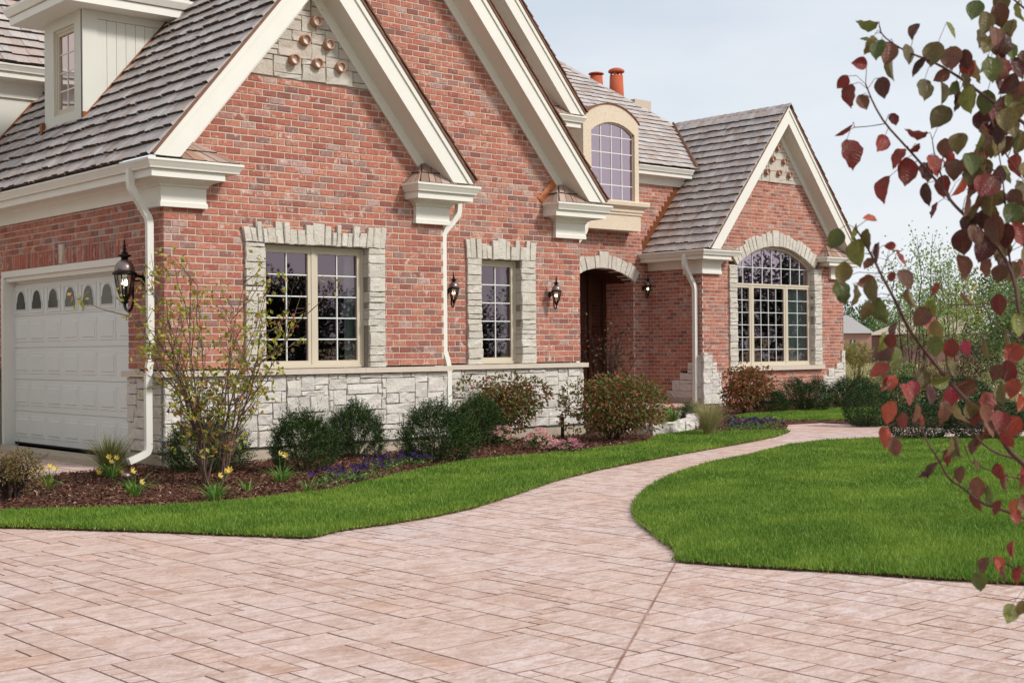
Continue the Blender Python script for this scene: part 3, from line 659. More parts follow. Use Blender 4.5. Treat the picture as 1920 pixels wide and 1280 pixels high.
# --- bricks: the 300 that show largest are pieces of their own, the rest one mass
BA = np.array([F.p((a+b)/2, 0, (c+d)/2) for F, a, b, c, d, o, full in BRICKS]); bx, by, bz = projd(BA)
score = 1/bz**2 * np.array([1. if f else 0. for *_, f in BRICKS]) * np.array([.55 if b[0].k == 'U' else 1. for b in BRICKS]) * ((bx > 0) & (bx < 1920) & (by > 0))
top = set(np.argsort(-score)[:300].tolist())
variants = {}
def brick_v(w, h):
    v, q = chamfer_block(w, h, .004+.003*rng.random(), .003); v[8:, 1] += rng.uniform(-.002, .002, 4); v[:, [0, 2]] += rng.uniform(-.003, .003, (12, 2)); v[:4, 1] -= .02
    return v, q
for kind in 'VU':
    for i in range(8):
        v, q = brick_v(BL-JT, CH-JT); sg = 1
        v = np.c_[v[:, 0], -v[:, 1], v[:, 2]] if kind == 'V' else np.c_[-v[:, 1], v[:, 0], v[:, 2]]
        me = npmesh('brick', v, q); me.materials.append(MT['brick']); variants[kind, i] = me
VV, QQ, off = [], [], 0
for i, (F, a, b, c, d, o, full) in enumerate(BRICKS):
    if i in top:
        k = obj('brick', variants[F.k, random.randrange(8)], None, o); k.location = F.p(a, random.uniform(-.002, .002), c)
    else:
        v, q = brick_v(b-a, d-c); v = F.arr(np.c_[v[:, 0]+a, v[:, 1]+random.uniform(-.002, .002), v[:, 2]+c]); VV.append(v); QQ.append(q+off); off += len(v)
tag(obj('brick_courses', npmesh('brick_courses', np.concatenate(VV), np.concatenate(QQ)), 'brick', house), kind='stuff')

# --- limestone base, ledge, foundation
def base(F, s0, s1, label):
    mb = MB(); F.box(mb, s0, s1, -.25, .004, -.3, 1.08); o = obj('stone_base', mb, 'joint', house); o['label'] = label
    ashlar(F, s0, s1, .12, 1.074, 'stone', o); return o
base(F1, -.03, W1+.03, 'pale limestone base below the double window'); base(F2, W1+.04, W2+.04, 'pale limestone base below the narrow window')
base(G0, .03, .985, 'shaded limestone pier beside the garage door')
mb = MB(); F1.box(mb, -.035, W1+.035, -.1, .07, -.3, .095); F2.box(mb, W1+.2, W2+.045, -.1, .07, -.3, .095); G0.box(mb, .0, .99, -.1, .068, -.3, .095); obj('foundation', mb, 'concrete', house)
mb = MB(); F1.box(mb, -.036, W1+.036, -.1, .075, .097, .114); F2.box(mb, W1+.2, W2+.046, -.1, .075, .097, .114); obj('base_flashing', mb, 'flash', house)
for F, s0, s1, nm in ((F1, -.10, W1+.09, 0), (F2, W1+.1, W2+.1, 0), (G0, .0, 1.03, 0)):
    n = max(1, int((s1-s0)/1.25))
    for i in range(n):
        a, b = s0+(s1-s0)*i/n, s0+(s1-s0)*(i+1)/n; mb = MB(); F.box(mb, a+(.002 if i else 0), b-.002*(i < n-1), -.05, .10-(.004 if F is G0 else 0), 1.08, SILL-.003); obj('ledge', mb, 'ledge', house)
# gable 4 corner stones
oq = obj('corner_stone_backing', MB().box(U4+.004, U4+.85, V4+.006, V4+.2, -.2, 1.27), 'mortar', house)
oq2 = obj('corner_stone_backing', MB().box(W3-1.2, W3-.004, V4+.006, V4+.2, -.2, 1.27), 'mortar', house)
ashlar(F4, U4-.03, U4+.82, .0, 1.275, 'stone', oq, .085, lambda s, z: s < U4+quoin_w(z))
ashlar(F4, W3-1.16, W3+.03, .0, 1.275, 'stone', oq2, .085, lambda s, z: s > W3-quoin_r(z))
ashlar(G4, V4+.03, V4+1.25, .15, 1.2, 'stone', oq, .085, lambda s, z: s < V4+quoin_s(z))
mb = MB(); G4.box(mb, V4+.01, VA, -.1, .05, -.3, .15); obj('foundation', mb, 'concrete', house)
# --- window surrounds: lintel stones and jamb stones
def lintel(F, s0, s1, z0, z1, parent, n):
    ws = [random.uniform(.75, 1.35) for _ in range(n)]; ws[n//2] = 1.9; t = sum(ws); x = s0; zc = 1.1
    for i, wv in enumerate(ws):
        a, b = x, x+(s1-s0)*wv/t; x = b; m = (s0+s1)/2; k = .035
        top = z1+random.choice((-.085, -.07, .0, .01, .02)) if i != n//2 else z1+.03
        la, lb = (a-m)*k, (b-m)*k
        rough_stone(F, [(a+.005, z0+random.uniform(-.008, .008)), (b-.005, z0+random.uniform(-.008, .008)), (b-.005+lb, top), (a+.005+la, top)], -.03, .05+random.uniform(-.012, .012), 'voussoir', parent, 'lintel_stone', .008)
def jamb(F, s0, s1, z0, z1, parent, inner):
    z = z0
    while z < z1-.02:
        h = min(random.choice((.075, .09, .11, .13, .16, .2)), z1-z)
        if z1-z-h < .05: h = z1-z
        e = random.uniform(-.012, .012); a, b = (s0, s1+e) if inner > 0 else (s0+e, s1)
        rough_stone(F, [(a, z+.004), (b, z+.004), (b, z+h-.004), (a, z+h-.004)], -.10, .05+random.uniform(-.012, .012), 'voussoir', parent, 'jamb_stone', .008); z += h
def surround(F, name, a0, a1, b0, b1, zt, ztop, n):
    mb = MB()
    F.box(mb, a0+.01, a1-.004, -.2, .0, SILL, zt); F.box(mb, b0+.004, b1-.01, -.2, .0, SILL, zt); F.box(mb, a0+.01, b1-.01, -.2, .0, zt, ztop-.06)
    o = obj('window_surround', mb, 'joint', house)
    jamb(F, a0, a1, SILL, zt, o, 1); jamb(F, b0, b1, SILL, zt, o, -1); lintel(F, a0-.01, b1+.01, zt+.005, ztop, o, n); return o
surround(F1, 'double', 1.15, 1.446, 3.13, 3.41, 2.835, 3.11, 21)
surround(F2, 'narrow', 5.595, 5.886, 6.73, 7.04, 2.83, 3.13, 13)
# arched surround of gable 4
mb = MB(); F4.box(mb, 18.40, 18.686, -.2, 0, .90, 3.45); F4.box(mb, 21.874, 22.18, -.2, 0, .9, 3.45); F4.box(mb, 18.68, 21.88, -.2, -.18, .86, .9)
os4 = obj('window_surround', mb, 'joint', house)
jamb(F4, 18.39, 18.69, .90, 3.43, os4, 1); jamb(F4, 21.87, 22.19, .90, 3.43, os4, -1)
def arch_ring(F, A, thick, n, parent, depth=-.1, key=True):
    c, sp, hc, rise = A; r = (hc*hc+rise*rise)/(2*rise); zc = sp+rise-r; am = math.asin(hc/r)*1.0
    ws = [random.uniform(.8, 1.25) for _ in range(n)]; ws[n//2] = 1.9 if key else 1; t = sum(ws); a = -am
    mbk = MB(); m = 24
    for i in range(m):
        q0, q1 = -am+2*am*i/m, -am+2*am*(i+1)/m
        P = [(c+math.sin(q)*rr, zc+math.cos(q)*rr) for q, rr in ((q0, r+.01), (q1, r+.01), (q1, r+thick-.05), (q0, r+thick-.05))]
        mbk.prism([F.p(x, 0, z) for x, z in P], 0, Vector(F.p(0, -.2, 0))-Vector(F.p(0, 0, 0)))
    obj('arch_backing', mbk, 'joint', parent)
    for i, wv in enumerate(ws):
        b = a+2*am*wv/t; tt = thick+(random.uniform(-.05, .03) if i != n//2 else .07); e = .005/r
        P = [(c+math.sin(a+e)*r, zc+math.cos(a+e)*r), (c+math.sin(b-e)*r, zc+math.cos(b-e)*r), (c+math.sin(b-e)*(r+tt), zc+math.cos(b-e)*(r+tt)), (c+math.sin(a+e)*(r+tt), zc+math.cos(a+e)*(r+tt))]
        rough_stone(F, P, depth, .05+random.uniform(-.012, .012), 'voussoir', parent, 'arch_stone', .008); a = b
arch_ring(F4, AR4, .34, 25, os4)
oe = obj('entrance_arch', MB().box(ARE[0]-1.3, ARE[0]-1.14, VA-.004, VA+.3, 2.6, 3.02), 'mortar', house); arch_ring(FA, ARE, .34, 15, oe, -.3)
mb = MB(); F4.box(mb, 18.36, 22.22, -.1, .11, .79, .897); obj('window_sill', mb, 'ledge', house)
# soldier course and keystone over the garage door, door trim
mb = MB(); G0.box(mb, .98, 5.36, -.2, -.004, 2.66, 2.90); os_ = obj('soldier_backing', mb, 'mortar', house)
s = 1.0; i = 0
while s < 5.34:
    v, q = brick_v(.0905-JT, .223)
    if not 2.98 < s+.04 < 3.12: obj('soldier_brick', npmesh('soldier_brick', G0.arr(np.c_[v[:, 0]+s, v[:, 1], v[:, 2]+2.668]), q), 'brick', os_)
    s += .0905
rough_stone(G0, [(3.0, 2.67), (3.1, 2.67), (3.125, 2.95), (2.975, 2.95)], -.02, .05, 'ledge', os_, 'keystone', .004)
mb = MB(); G0.box(mb, .995, 5.345, -.16, .02, 2.565, 2.66); G0.box(mb, .995, 5.345, -.17, -.02, 2.50, 2.563); G0.box(mb, 5.26, 5.36, -.2, .02, -.05, 2.565); obj('door_trim', mb, 'trim', house)
# --- stone peaks and terracotta rings
def peak(F, g, zb, mat, ring_pts, rr, wall, unit):
    c, h, z0, sl = g; hw = rake(g, zb, .44); zt = zb+hw*sl
    mb = MB(); A = [F.p(c-hw, -.004, zb), F.p(c+hw, -.004, zb), F.p(c, -.004, zt)]; mb.prism(A, 0, Vector(F.p(0, -.2, 0))-Vector(F.p(0, 0, 0)))
    o = obj('gable_peak', mb, 'joint', house)
    ln = math.hypot(sl, 1)
    ashlar(F, c-hw, c+hw, zb, zt, mat, o, unit, lambda s, z: abs(s-c) < hw-(z-zb)/sl+.12, [(sl/ln, 1/ln, (sl*(c+hw)+zb)/ln), (-sl/ln, 1/ln, (-sl*(c-hw)+zb)/ln)], .004, .03)
    for (s, z) in ring_pts:
        k = 22; mb = MB(); V = []; prof = [(rr*.68, .01), (rr*.68, .085), (rr*.8, .105), (rr*.95, .095), (rr, .06), (rr*.97, -.02)]
        for r_, n_ in prof:
            for j in range(k): t = 2*math.pi*j/k; V.append(F.p(s+r_*math.cos(t), n_+.02, z+r_*math.sin(t)))
        mb.add(V, [(i*k+j, i*k+(j+1) % k, (i+1)*k+(j+1) % k, (i+1)*k+j) for i in range(len(prof)-1) for j in range(k)])
        ro = obj('clay_ring', mb, 'terracotta', o, True)
        mb = MB(); mb.add([F.p(s+rr*.69*math.cos(2*math.pi*j/k), .075, z+rr*.69*math.sin(2*math.pi*j/k)) for j in range(k)], [tuple(range(k))]); obj('ring_infill', mb, 'plaster', o)
peak(F1, GA1, 5.075, 'peak', [(2.26, 5.9), (2.085, 5.617), (2.465, 5.609), (1.905, 5.33), (2.28, 5.325), (2.655, 5.32)], .076, wall1, .075)
peak(F4, GA4, 5.60, 'peak', [(20.347, 6.504), (20.12, 6.195), (20.602, 6.179), (19.888, 5.854), (20.373, 5.858), (20.823, 5.844)], .08, wall4, .1)

# --- cornice returns, rakes, eaves
def loft(mb, F, rings):                              # rings: (s0, s1, n_back, n_front, z)
    V = []
    for s0, s1, nb, nf, z in rings: V += [F.p(s0, nf, z), F.p(s1, nf, z), F.p(s1, nb, z), F.p(s0, nb, z)]
    n = len(rings); fs = [(i*4+j, i*4+(j+1) % 4, (i+1)*4+(j+1) % 4, (i+1)*4+j) for i in range(n-1) for j in range(4)]
    return mb.add(V, [(3, 2, 1, 0), (n*4-4, n*4-3, n*4-2, n*4-1)] + fs)
OV = .41
def slab(mb, p0, p1, p2, p3, nrm, t0, t1):           # shingle: bottom left, bottom right, top right, top left
    N = Vector(nrm); P = [Vector(p) for p in (p0, p1, p2, p3)]
    return mb.add(P+[P[0]+N*t0, P[1]+N*t0, P[2]+N*t1, P[3]+N*t1], [(0, 3, 2, 1), (4, 5, 6, 7), (0, 1, 5, 4), (1, 2, 6, 5), (2, 3, 7, 6), (3, 0, 4, 7)])
def cornice(F, zt, box, board, gut, wrap=None, label=None, box_on=True, mat='shakewarm'):
    root = obj('cornice_return', MB(), 'trim', house) if False else None
    mb = MB(); R_ = []
    def sides(a, b, n, k):                           # widths flare with n
        if wrap == 'L': return box[0]-n, b
        if wrap == 'R': return a, box[1]+n
        return a, b
    if box_on:
        for dz, gr, n in ((-.56, 0, .085), (-.50, 0, .085), (-.49, -.014, .07), (-.31, -.014, .07), (-.295, .012, .095), (-.272, .012, .095), (-.262, .03, .115), (-.245, .05, .14)):
            a, b = sides(box[0]-gr, box[1]+gr, n, 0); R_.append((a, b, -.55 if wrap else -.02, n, zt+dz))
        a, b = sides(board[0]+.02, board[1]-.02, OV-.11, 0); R_.append((a, b, -.02, OV-.11, zt-.222))
    o = obj('cornice_box', loft(mb, F, R_), 'trim', house) if box_on else None
    mb = MB(); a, b = sides(board[0], board[1], OV-.09, 0)
    loft(mb, F, [(a, b, -.02, OV-.09, zt-.22), (a, b, -.02, OV-.09, zt-.122)]); bo = obj('cornice_board', mb, 'trim', o or house)
    mb = MB(); R_ = []
    for dz, ins, n in ((-.12, .045, OV-.05), (-.10, .04, OV-.045), (-.045, .012, OV-.012), (-.03, .0, OV), (-.008, 0, OV), (0, .008, OV-.012)):
        a, b = sides(gut[0]+ins, gut[1]-ins, n, 0); R_.append((a, b, -.02, n, zt+dz))
    obj('gutter', loft(mb, F, R_), 'trim', house)
    return o
def return_roof(F, zt, s0, s1, s0t, s1t, rise=.30, nf=.36, par=None, bright=False):    # little hipped shake roof over a return
    mb = MB(); zb = zt-.006
    mb.add([F.p(s0, nf, zb), F.p(s1, nf, zb), F.p(s1, -.01, zb), F.p(s0, -.01, zb), F.p(s0t, .015, zb+rise), F.p(s1t, .015, zb+rise)], [(0, 1, 5, 4), (0, 4, 3), (1, 2, 5), (0, 3, 2, 1), (4, 5, 2, 3)])
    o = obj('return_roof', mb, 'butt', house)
    def lerp(a, b, t): return Vector(a)*(1-t)+Vector(b)*t
    def field(A, B, C, D, k0):                       # A,B eave; D,C top
        A, B, C, D = map(Vector, (A, B, C, D)); nrm = (B-A).cross(D-A)
        if nrm.length < 1e-6: return
        nrm.normalize()
        if nrm.dot(Vector(F.p(0, 1, 0))-Vector(F.p(0, 0, 0))) + nrm.z < 0: nrm = -nrm
        for r, (t0, t1) in enumerate(((-.05, .52), (.46, .98))):
            L0, R0, L1, R1 = lerp(A, D, t0), lerp(B, C, t0), lerp(A, D, t1), lerp(B, C, t1); w = (R0-L0).length; k = max(1, round(w/.15)); xs = [0]+sorted((i+random.uniform(-.2, .2))/k for i in range(1, k))+[1]
            for x0, x1 in zip(xs, xs[1:]):
                j = nrm*random.uniform(.0, .008); g = .007/max(w, .05)
                me = MB(); slab(me, lerp(L0, R0, x0+g)+j, lerp(L0, R0, x1-g)+j, lerp(L1, R1, x1-g)+j, lerp(L1, R1, x0+g)+j, nrm, .036-.004*r, .010)
                m = me.mesh('shingle'); uv = m.uv_layers.new(name='UVMap'); ox = random.uniform(0, 40)
                for lo in m.loops: uv.data[lo.index].uv = (ox+(Vector(m.vertices[lo.vertex_index].co)-A).dot((B-A).normalized()), (Vector(m.vertices[lo.vertex_index].co)-A).dot((D-A).normalized()))
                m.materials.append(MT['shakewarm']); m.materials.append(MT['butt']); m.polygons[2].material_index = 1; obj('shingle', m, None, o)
    field(F.p(s0, nf, zb), F.p(s1, nf, zb), F.p(s1t, .015, zb+rise), F.p(s0t, .015, zb+rise), 0)
    if s0t-s0 > .05: field(F.p(s0, -.01, zb), F.p(s0, nf, zb), F.p(s0t, .015, zb+rise), F.p(s0t-.002, .0, zb+rise), 0)
    if s1-s1t > .05: field(F.p(s1, nf, zb), F.p(s1, -.01, zb), F.p(s1t+.002, .0, zb+rise), F.p(s1t, .015, zb+rise), 0)
    if bright:
        mb = MB()
        for i in range(5): t0, t1 = i/5, (i+1.25)/5; a, b = lerp(F.p(s0-.03, .012, zb), F.p(s0t, .012, zb+rise), t0), lerp(F.p(s0-.03, .012, zb), F.p(s0t, .012, zb+rise), min(1.1, t1)); mb.prism([a, b, b+Vector((-.05, 0, .12)), a+Vector((-.13, 0, .10))], 0, (0, -.006-.002*i, 0))
        obj('copper_flashing', mb, 'newcopper', o)
ZT = 3.79
cornice(F1, ZT, (0, .58), (0, .70), (0, .93), 'L'); return_roof(F1, ZT, .06, .86, .0, .40)
cornice(F1, ZT, (3.94, W1), (3.80, 4.83), (3.735, 5.06), 'R'); return_roof(F1, ZT, 3.80, 4.62, 4.12, 4.62, .34)
cornice(F2, 3.80, (7.47, W2), (7.26, 8.28), (7.23, 8.58), 'R'); return_roof(F2, 3.80, 7.28, 8.12, 7.6, 8.12, .34, bright=True)
cornice(F4, 3.745, (U4, 18.05), (U4, 18.12), (U4, 18.43), 'L'); return_roof(F4, 3.745, 17.5, 18.34, 17.4, 17.85)
cornice(F4, 3.745, (22.55, W3), (22.15, 23.5), (21.95, 23.62), 'R'); return_roof(F4, 3.745, 22.05, 22.98, 22.4, 22.98, .34)
cornice(F3, 5.955, (9.6, 10.45), (9.4, 10.62), (9.2, 10.98), 'R', box_on=False); return_roof(F3, 5.955, 9.4, 10.5, 9.75, 10.5, .36)

def rakes(F, g, over, vback, sides=(-1, 1)):
    c, h, z0, sl = g; za = z0+h*sl; d = Vector(F.p(0, -.045, 0))-Vector(F.p(0, 0, 0))
    for sg in sides:
        P = lambda i, z: c+sg*(h-(z-z0)/sl-i)        # point on the line inset by i
        q = [F.p(c+sg*h, over, z0), F.p(c+sg*(h-.37), over, z0), F.p(c, over, za-.37*sl), F.p(c, over, za)]
        fo = obj('rake_board', MB().prism(q, 0, d), 'trim', house)
        q = [F.p(c+sg*(h+.0), over+.022, z0+.0), F.p(c+sg*(h-.085), over+.022, z0), F.p(c, over+.022, za-.085*sl), F.p(c, over+.022, za)]
        obj('rake_moulding', MB().prism(q, 0, d*.45), 'trim', fo)
        a, b = F.p(c+sg*(h-.36), over-.045, z0), F.p(c, over-.045, za-.36*sl); e = Vector(F.p(0, -over+.045+.02, 0))-Vector(F.p(0, 0, 0))
        a2, b2 = F.p(c+sg*(h-.33), over-.045, z0), F.p(c, over-.045, za-.33*sl)
        obj('rake_soffit', MB().prism([a, b, b2, a2], 0, e), 'trim', house)
        q = [F.p(c+sg*(h-.36), .035, z0), F.p(c+sg*(h-.54), .035, z0), F.p(c, .035, za-.54*sl), F.p(c, .035, za-.36*sl)]
        obj('frieze_board', MB().prism(q, 0, d*.8), 'trim', house)
        q = [F.p(c+sg*h, over+.035, z0+.004), F.p(c, over+.035, za+.004), F.p(c, over+.035, za+.055), F.p(c+sg*(h+.03), over+.035, z0+.03)]
        ro = obj('roof_deck', MB().prism(q, 0, Vector((0, vback-(F.at-over-.035), 0))), 'shakebrown', house)
        if sg > 0:                                   # shakes seen edge-on along the rake
            n = int(h*1.5/.21); nv = Vector((sl, 0, 1)).normalized()
            for i in range(n):
                t0, t1 = i/n, min(1, (i+1.5)/n); A = Vector((c+h+.03, F.at-over-.05, z0+.035)); B = Vector((c, F.at-over-.05, za+.058)); p, q_ = A.lerp(B, t0), A.lerp(B, t1)
                w = Vector((0, random.uniform(.1, .2), 0)); j = nv*random.uniform(0, .006) + Vector((0, random.uniform(-.012, .008), 0))
                obj('shingle', slab(MB(), p+w+j+nv*.02, p+j+nv*.02, q_+j, q_+w+j, nv, .022, .006), 'shakebrown', ro)
rakes(F1, GA1, .40, 7.5); rakes(F2, GA2, .40, 3.7, (1,)); rakes(F3, GA3, .40, 12, (1,)); rakes(F4, GA4, .40, 9.7)
mb = MB(); F3.box(mb, 4.0, 10.44, -.3, 0, 3.5, 5.75); F3.box(mb, 5.0, 10.0, -.3, -.001, 5.75, 6.6); obj('upper_gable_wall', mb, 'brown', house)
mb = MB(); F3.box(mb, 9.9, 10.6, -.05, .3, 5.02, 5.10); obj('gutter', mb, 'trim', house)
mb = MB(); mb.add([F3.p(9.3, .12, 5.45), F3.p(10.4, .12, 5.12), F3.p(10.4, .12, 5.2), F3.p(9.3, .12, 5.56)], [(0, 1, 2, 3)]); mb = MB().prism([F3.p(9.3, .12, 5.45), F3.p(10.42, .12, 5.10), F3.p(10.42, .12, 5.17), F3.p(9.3, .12, 5.56)], 0, (0, .1, 0)); obj('roof_edge', mb, 'flash', house)
def eave(F, s0, s1, zt, frieze=True, fz=.42):
    d = Vector(F.p(s1, 0, 0))-Vector(F.p(s0, 0, 0))
    prof = [(OV-.05, -.12), (OV-.045, -.10), (OV-.012, -.045), (OV, -.03), (OV, -.008), (OV-.012, 0), (.25, 0), (.25, -.12)]
    g = obj('gutter', MB().prism([F.p(s0, n, zt+z) for n, z in prof], 0, d), 'trim', house)
    mb = MB().prism([F.p(s0, n, zt+z) for n, z in ((OV-.09, -.22), (OV-.09, -.122), (.2, -.122), (.2, -.2), (-.02, -.2), (-.02, -.222))], 0, d); obj('eave_board', mb, 'trim', house)
    if frieze: obj('frieze_board', MB().prism([F.p(s0+.0, n, zt+z) for n, z in ((.04, -fz), (.04, -.26), (.1, -.222), (-.02, -.222), (-.02, -fz))], 0, d), 'trim', house)
eave(G0, .021, 6.7, ZT); eave(G4, V4+.021, VA-.003, 3.745); eave(FA, 16.66, 18.72, 5.95)
# --- shakes
SH = []                                              # (corner points x4, normal, t0, t1, parent, uv)
def shakes(P0, E, S, poly, parent, expo=.255, wmin=.10, wmax=.24, mat='shake', tk=.03):
    P0, E, S = Vector(P0), Vector(E).normalized(), Vector(S).normalized(); N = E.cross(S); N = N if N.z > 0 else -N
    smax = max(p[1] for p in poly); smin = min(p[1] for p in poly); r = 0; s = smin
    while s < smax:
        sm = s+expo*.5; xs = []
        for i in range(len(poly)):
            (x0, y0), (x1, y1) = poly[i], poly[(i+1) % len(poly)]
            if (y0 > sm) != (y1 > sm): xs.append(x0+(x1-x0)*(sm-y0)/(y1-y0))
        xs.sort()
        for a, b in zip(xs[::2], xs[1::2]):
            x = a
            while x < b-.02:
                wd = min(random.uniform(wmin, wmax), b-x)
                if b-x-wd < .06: wd = b-x
                j = random.uniform(-.014, .014); sk = random.uniform(-.006, .006); base = N*random.uniform(.0, .006)
                pts = [P0+E*(x+.003)+S*(s+j-sk)+base+N*tk*.66, P0+E*(x+wd-.003)+S*(s+j+sk)+base+N*tk*.66, P0+E*(x+wd-.003)+S*(s+expo*1.35)+base, P0+E*(x+.003)+S*(s+expo*1.35)+base]
                SH.append((pts, N, tk+random.uniform(0, tk*.5), .004, parent, x, s)); x += wd
        s += expo; r += 1
S1 = math.hypot(1, GA1[3]); garage_roof = obj('garage_roof', MB().box(-.3, 2.2, .5, 7.4, 3.62, 3.66), 'shakebrown', house)
shakes((-.395, 0, 3.79), (0, 1, 0), (1, 0, GA1[3]), [(-.43, 0), (6.72, 0), (6.72, 4.0), (-.43, 4.0)], garage_roof)
s4 = math.hypot(1, GA4[3]); wing_roof = obj('wing_roof', MB().box(U4+.2, U4+3, V4+.4, VA-.3, 3.56, 3.6), 'shakebrown', house)
shakes((17.185, 0, 3.745), (0, 1, 0), (1, 0, GA4[3]), [(5.66, 0), (VA-.01, 0), (VA-.01, 2.75), (9.68, 4.93), (5.66, 4.93)], wing_roof)
sm_ = math.hypot(1, .72); main_roof = obj('main_roof', MB().prism([(16.66, 7.5, 5.9), (18.7, 7.5, 5.9), (20.3, 9.75, 7.50), (18.55, 12.42, 9.42), (12, 12.42, 9.42), (12, 9.1, 7.04), (16.66, 9.1, 7.04)], 0, (0, .1, -.12)), 'shakebrown', house)
shakes((12, 7.44, 5.965), (1, 0, 0), (0, 1, .72), [(4.67, 0), (6.78, 0), (8.34, 2.80), (6.6, 6.13), (0, 6.13), (0, 1.95), (4.67, 1.95)], main_roof, .255, .13, .32, tk=.018)
zw = onV(50, 122, 6.3).z
left_roof = obj('left_wing_roof', MB().prism([(-9, 6.35, zw-.02), (2.6, 6.35, zw-.02), (2.6, 10.3, zw+3.93), (-9, 10.3, zw+3.93)], 0, (0, .1, -.12)), 'shake', house)  # wing lengthened leftwards out of view, to shade the garage side
shakes((-3, 6.32, zw), (1, 0, 0), (0, 1, 1.0), [(2.4, 0), (5.6, 0), (5.6, 4), (2.4, 4)], left_roof, .24, .13, .3)
FW = WF('V', 6.72); eave(FW, -9, 2.6, zw, True, .5)
mb = MB(); FW.box(mb, -9, 2.6, -.3, 0, -.2, zw-.2); obj('left_wing_wall', mb, 'siding', house)  # wall too runs on unseen to the left for that shade
Cn = np.array([np.mean([tuple(p) for p in s[0]], 0) for s in SH]); hx, hy, hz = projd(Cn)
vis = (hx > -80) & (hx < 2000) & (hy > -80); ordr = np.argsort(-np.where(vis & (hx > 0) & (hy > 0), 1/hz**2, 0)); top = set(ordr[:220].tolist())
VV, QQ, UVs, off = [], [], [], 0
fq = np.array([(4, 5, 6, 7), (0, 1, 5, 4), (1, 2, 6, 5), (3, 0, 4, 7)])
for i, (p, N, t0, t1, par, x, s) in enumerate(SH):
    if not vis[i]: continue
    v = np.array([tuple(q) for q in p]+[tuple(p[0]+N*t0), tuple(p[1]+N*t0), tuple(p[2]+N*t1), tuple(p[3]+N*t1)]); wd = (p[1]-p[0]).length; ln = (p[3]-p[0]).length
    ox, oy = random.uniform(0, 50), random.uniform(0, 50); uv = np.array([(ox, oy), (ox+wd, oy), (ox+wd, oy+ln), (ox, oy+ln)]*2)
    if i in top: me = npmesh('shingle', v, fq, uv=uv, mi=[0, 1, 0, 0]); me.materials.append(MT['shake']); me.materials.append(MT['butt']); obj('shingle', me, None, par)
    else: VV.append(v); QQ.append(fq+off); UVs.append(uv); off += 8
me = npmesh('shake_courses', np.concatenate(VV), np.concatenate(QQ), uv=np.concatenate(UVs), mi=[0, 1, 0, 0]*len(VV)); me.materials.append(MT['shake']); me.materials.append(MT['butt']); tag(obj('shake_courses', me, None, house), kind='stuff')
def ridge_caps(a, b, n, wdir, width=.14, mat='shake', par=None):
    a, b = Vector(a), Vector(b); wd = Vector(wdir)
    for i in range(n):
        p, q = a.lerp(b, i/n), a.lerp(b, (i+1.25)/n); u = Vector((0, 0, .03+random.uniform(0, .006)))
        mb = MB(); lo = Vector((0, 0, -.10)); L = wd*width
        mb.add([p+u, q+u*.4, p+L+lo+u, q+L+lo+u*.4, p-L+lo+u, q-L+lo+u*.4, p+u*0, q*1, p+L+lo, q+L+lo, p-L+lo, q-L+lo], [(0, 1, 3, 2), (0, 4, 5, 1), (0, 2, 8, 6), (0, 6, 10, 4), (2, 3, 9, 8), (4, 10, 11, 5)])
        obj('ridge_cap', mb, mat, par)
zr4 = GA4[2]+GA4[1]*GA4[3]+.05
ridge_caps((GA4[0], 5.62, zr4), (GA4[0], 9.6, zr4), 17, (.64, 0, 0), .16, 'shake', wing_roof)
ridge_caps((20.34, 9.62, 7.55), (18.56, 12.36, 9.55), 14, (.84, .54, 0), .14, 'shake', main_roof)
ridge_caps((18.80, 7.46, 6.06), (20.34, 9.60, 7.60), 9, (.8, -.6, 0), .09, 'shakebrown', main_roof)
# chimney pots and vent behind the main ridge
def pot(px_, ybase, ytop, rpx, dist, h_extra):
    b = atD(px_, ybase, dist); sc = dist/FPX; r = rpx*sc; H = (ybase-ytop)*sc; c = (b.x, b.y, b.z-h_extra)
    o = obj('chimney_pot', MB().lathe([(r*1.15, 0), (r*1.12, h_extra), (r, (H*.72+h_extra)), (r*.92, H*.72+h_extra)], c, 20), 'chimney', house, True)
    z1 = H*.72+h_extra
    for k in range(4): a = k*math.pi/2+.5; obj('cap_post', MB().box(c[0]+r*.8*math.cos(a)-.02, c[0]+r*.8*math.cos(a)+.02, c[1]+r*.8*math.sin(a)-.02, c[1]+r*.8*math.sin(a)+.02, c[2]+z1-.02, c[2]+z1+H*.12), 'chimney', o)
    obj('pot_cap', MB().lathe([(r*1.2, 0), (r*1.25, H*.03), (r*1.1, H*.09), (r*.6, H*.14), (.01, H*.16)], (c[0], c[1], c[2]+z1+H*.11), 20), 'chimney', o, True)
pot(1156, 182, 127, 12.5, 39, 1.2); pot(1118, 165, 135, 12, 40, 1.2)
mb = MB(); p = atD(1192, 198, 41); mb.box(p.x-.35, p.x+.35, p.y-.3, p.y+.3, p.z-.8, p.z+.12); obj('roof_vent', mb, 'mortar', house)
# copper step flashing where the wing roof meets the entrance wall
for i in range(15):
    u0 = 17.2+i*.108; z0 = 3.80+(u0-17.21)*1.21
    mb = MB(); mb.prism([(u0, VA-.017-.001*(i % 2), z0-.02), (u0+.112, VA-.017-.001*(i % 2), z0+.11), (u0+.112, VA-.017-.001*(i % 2), z0+.30), (u0-.06, VA-.017-.001*(i % 2), z0+.30)], 0, (0, .006, 0)); obj('step_flashing', mb, 'copper', house)

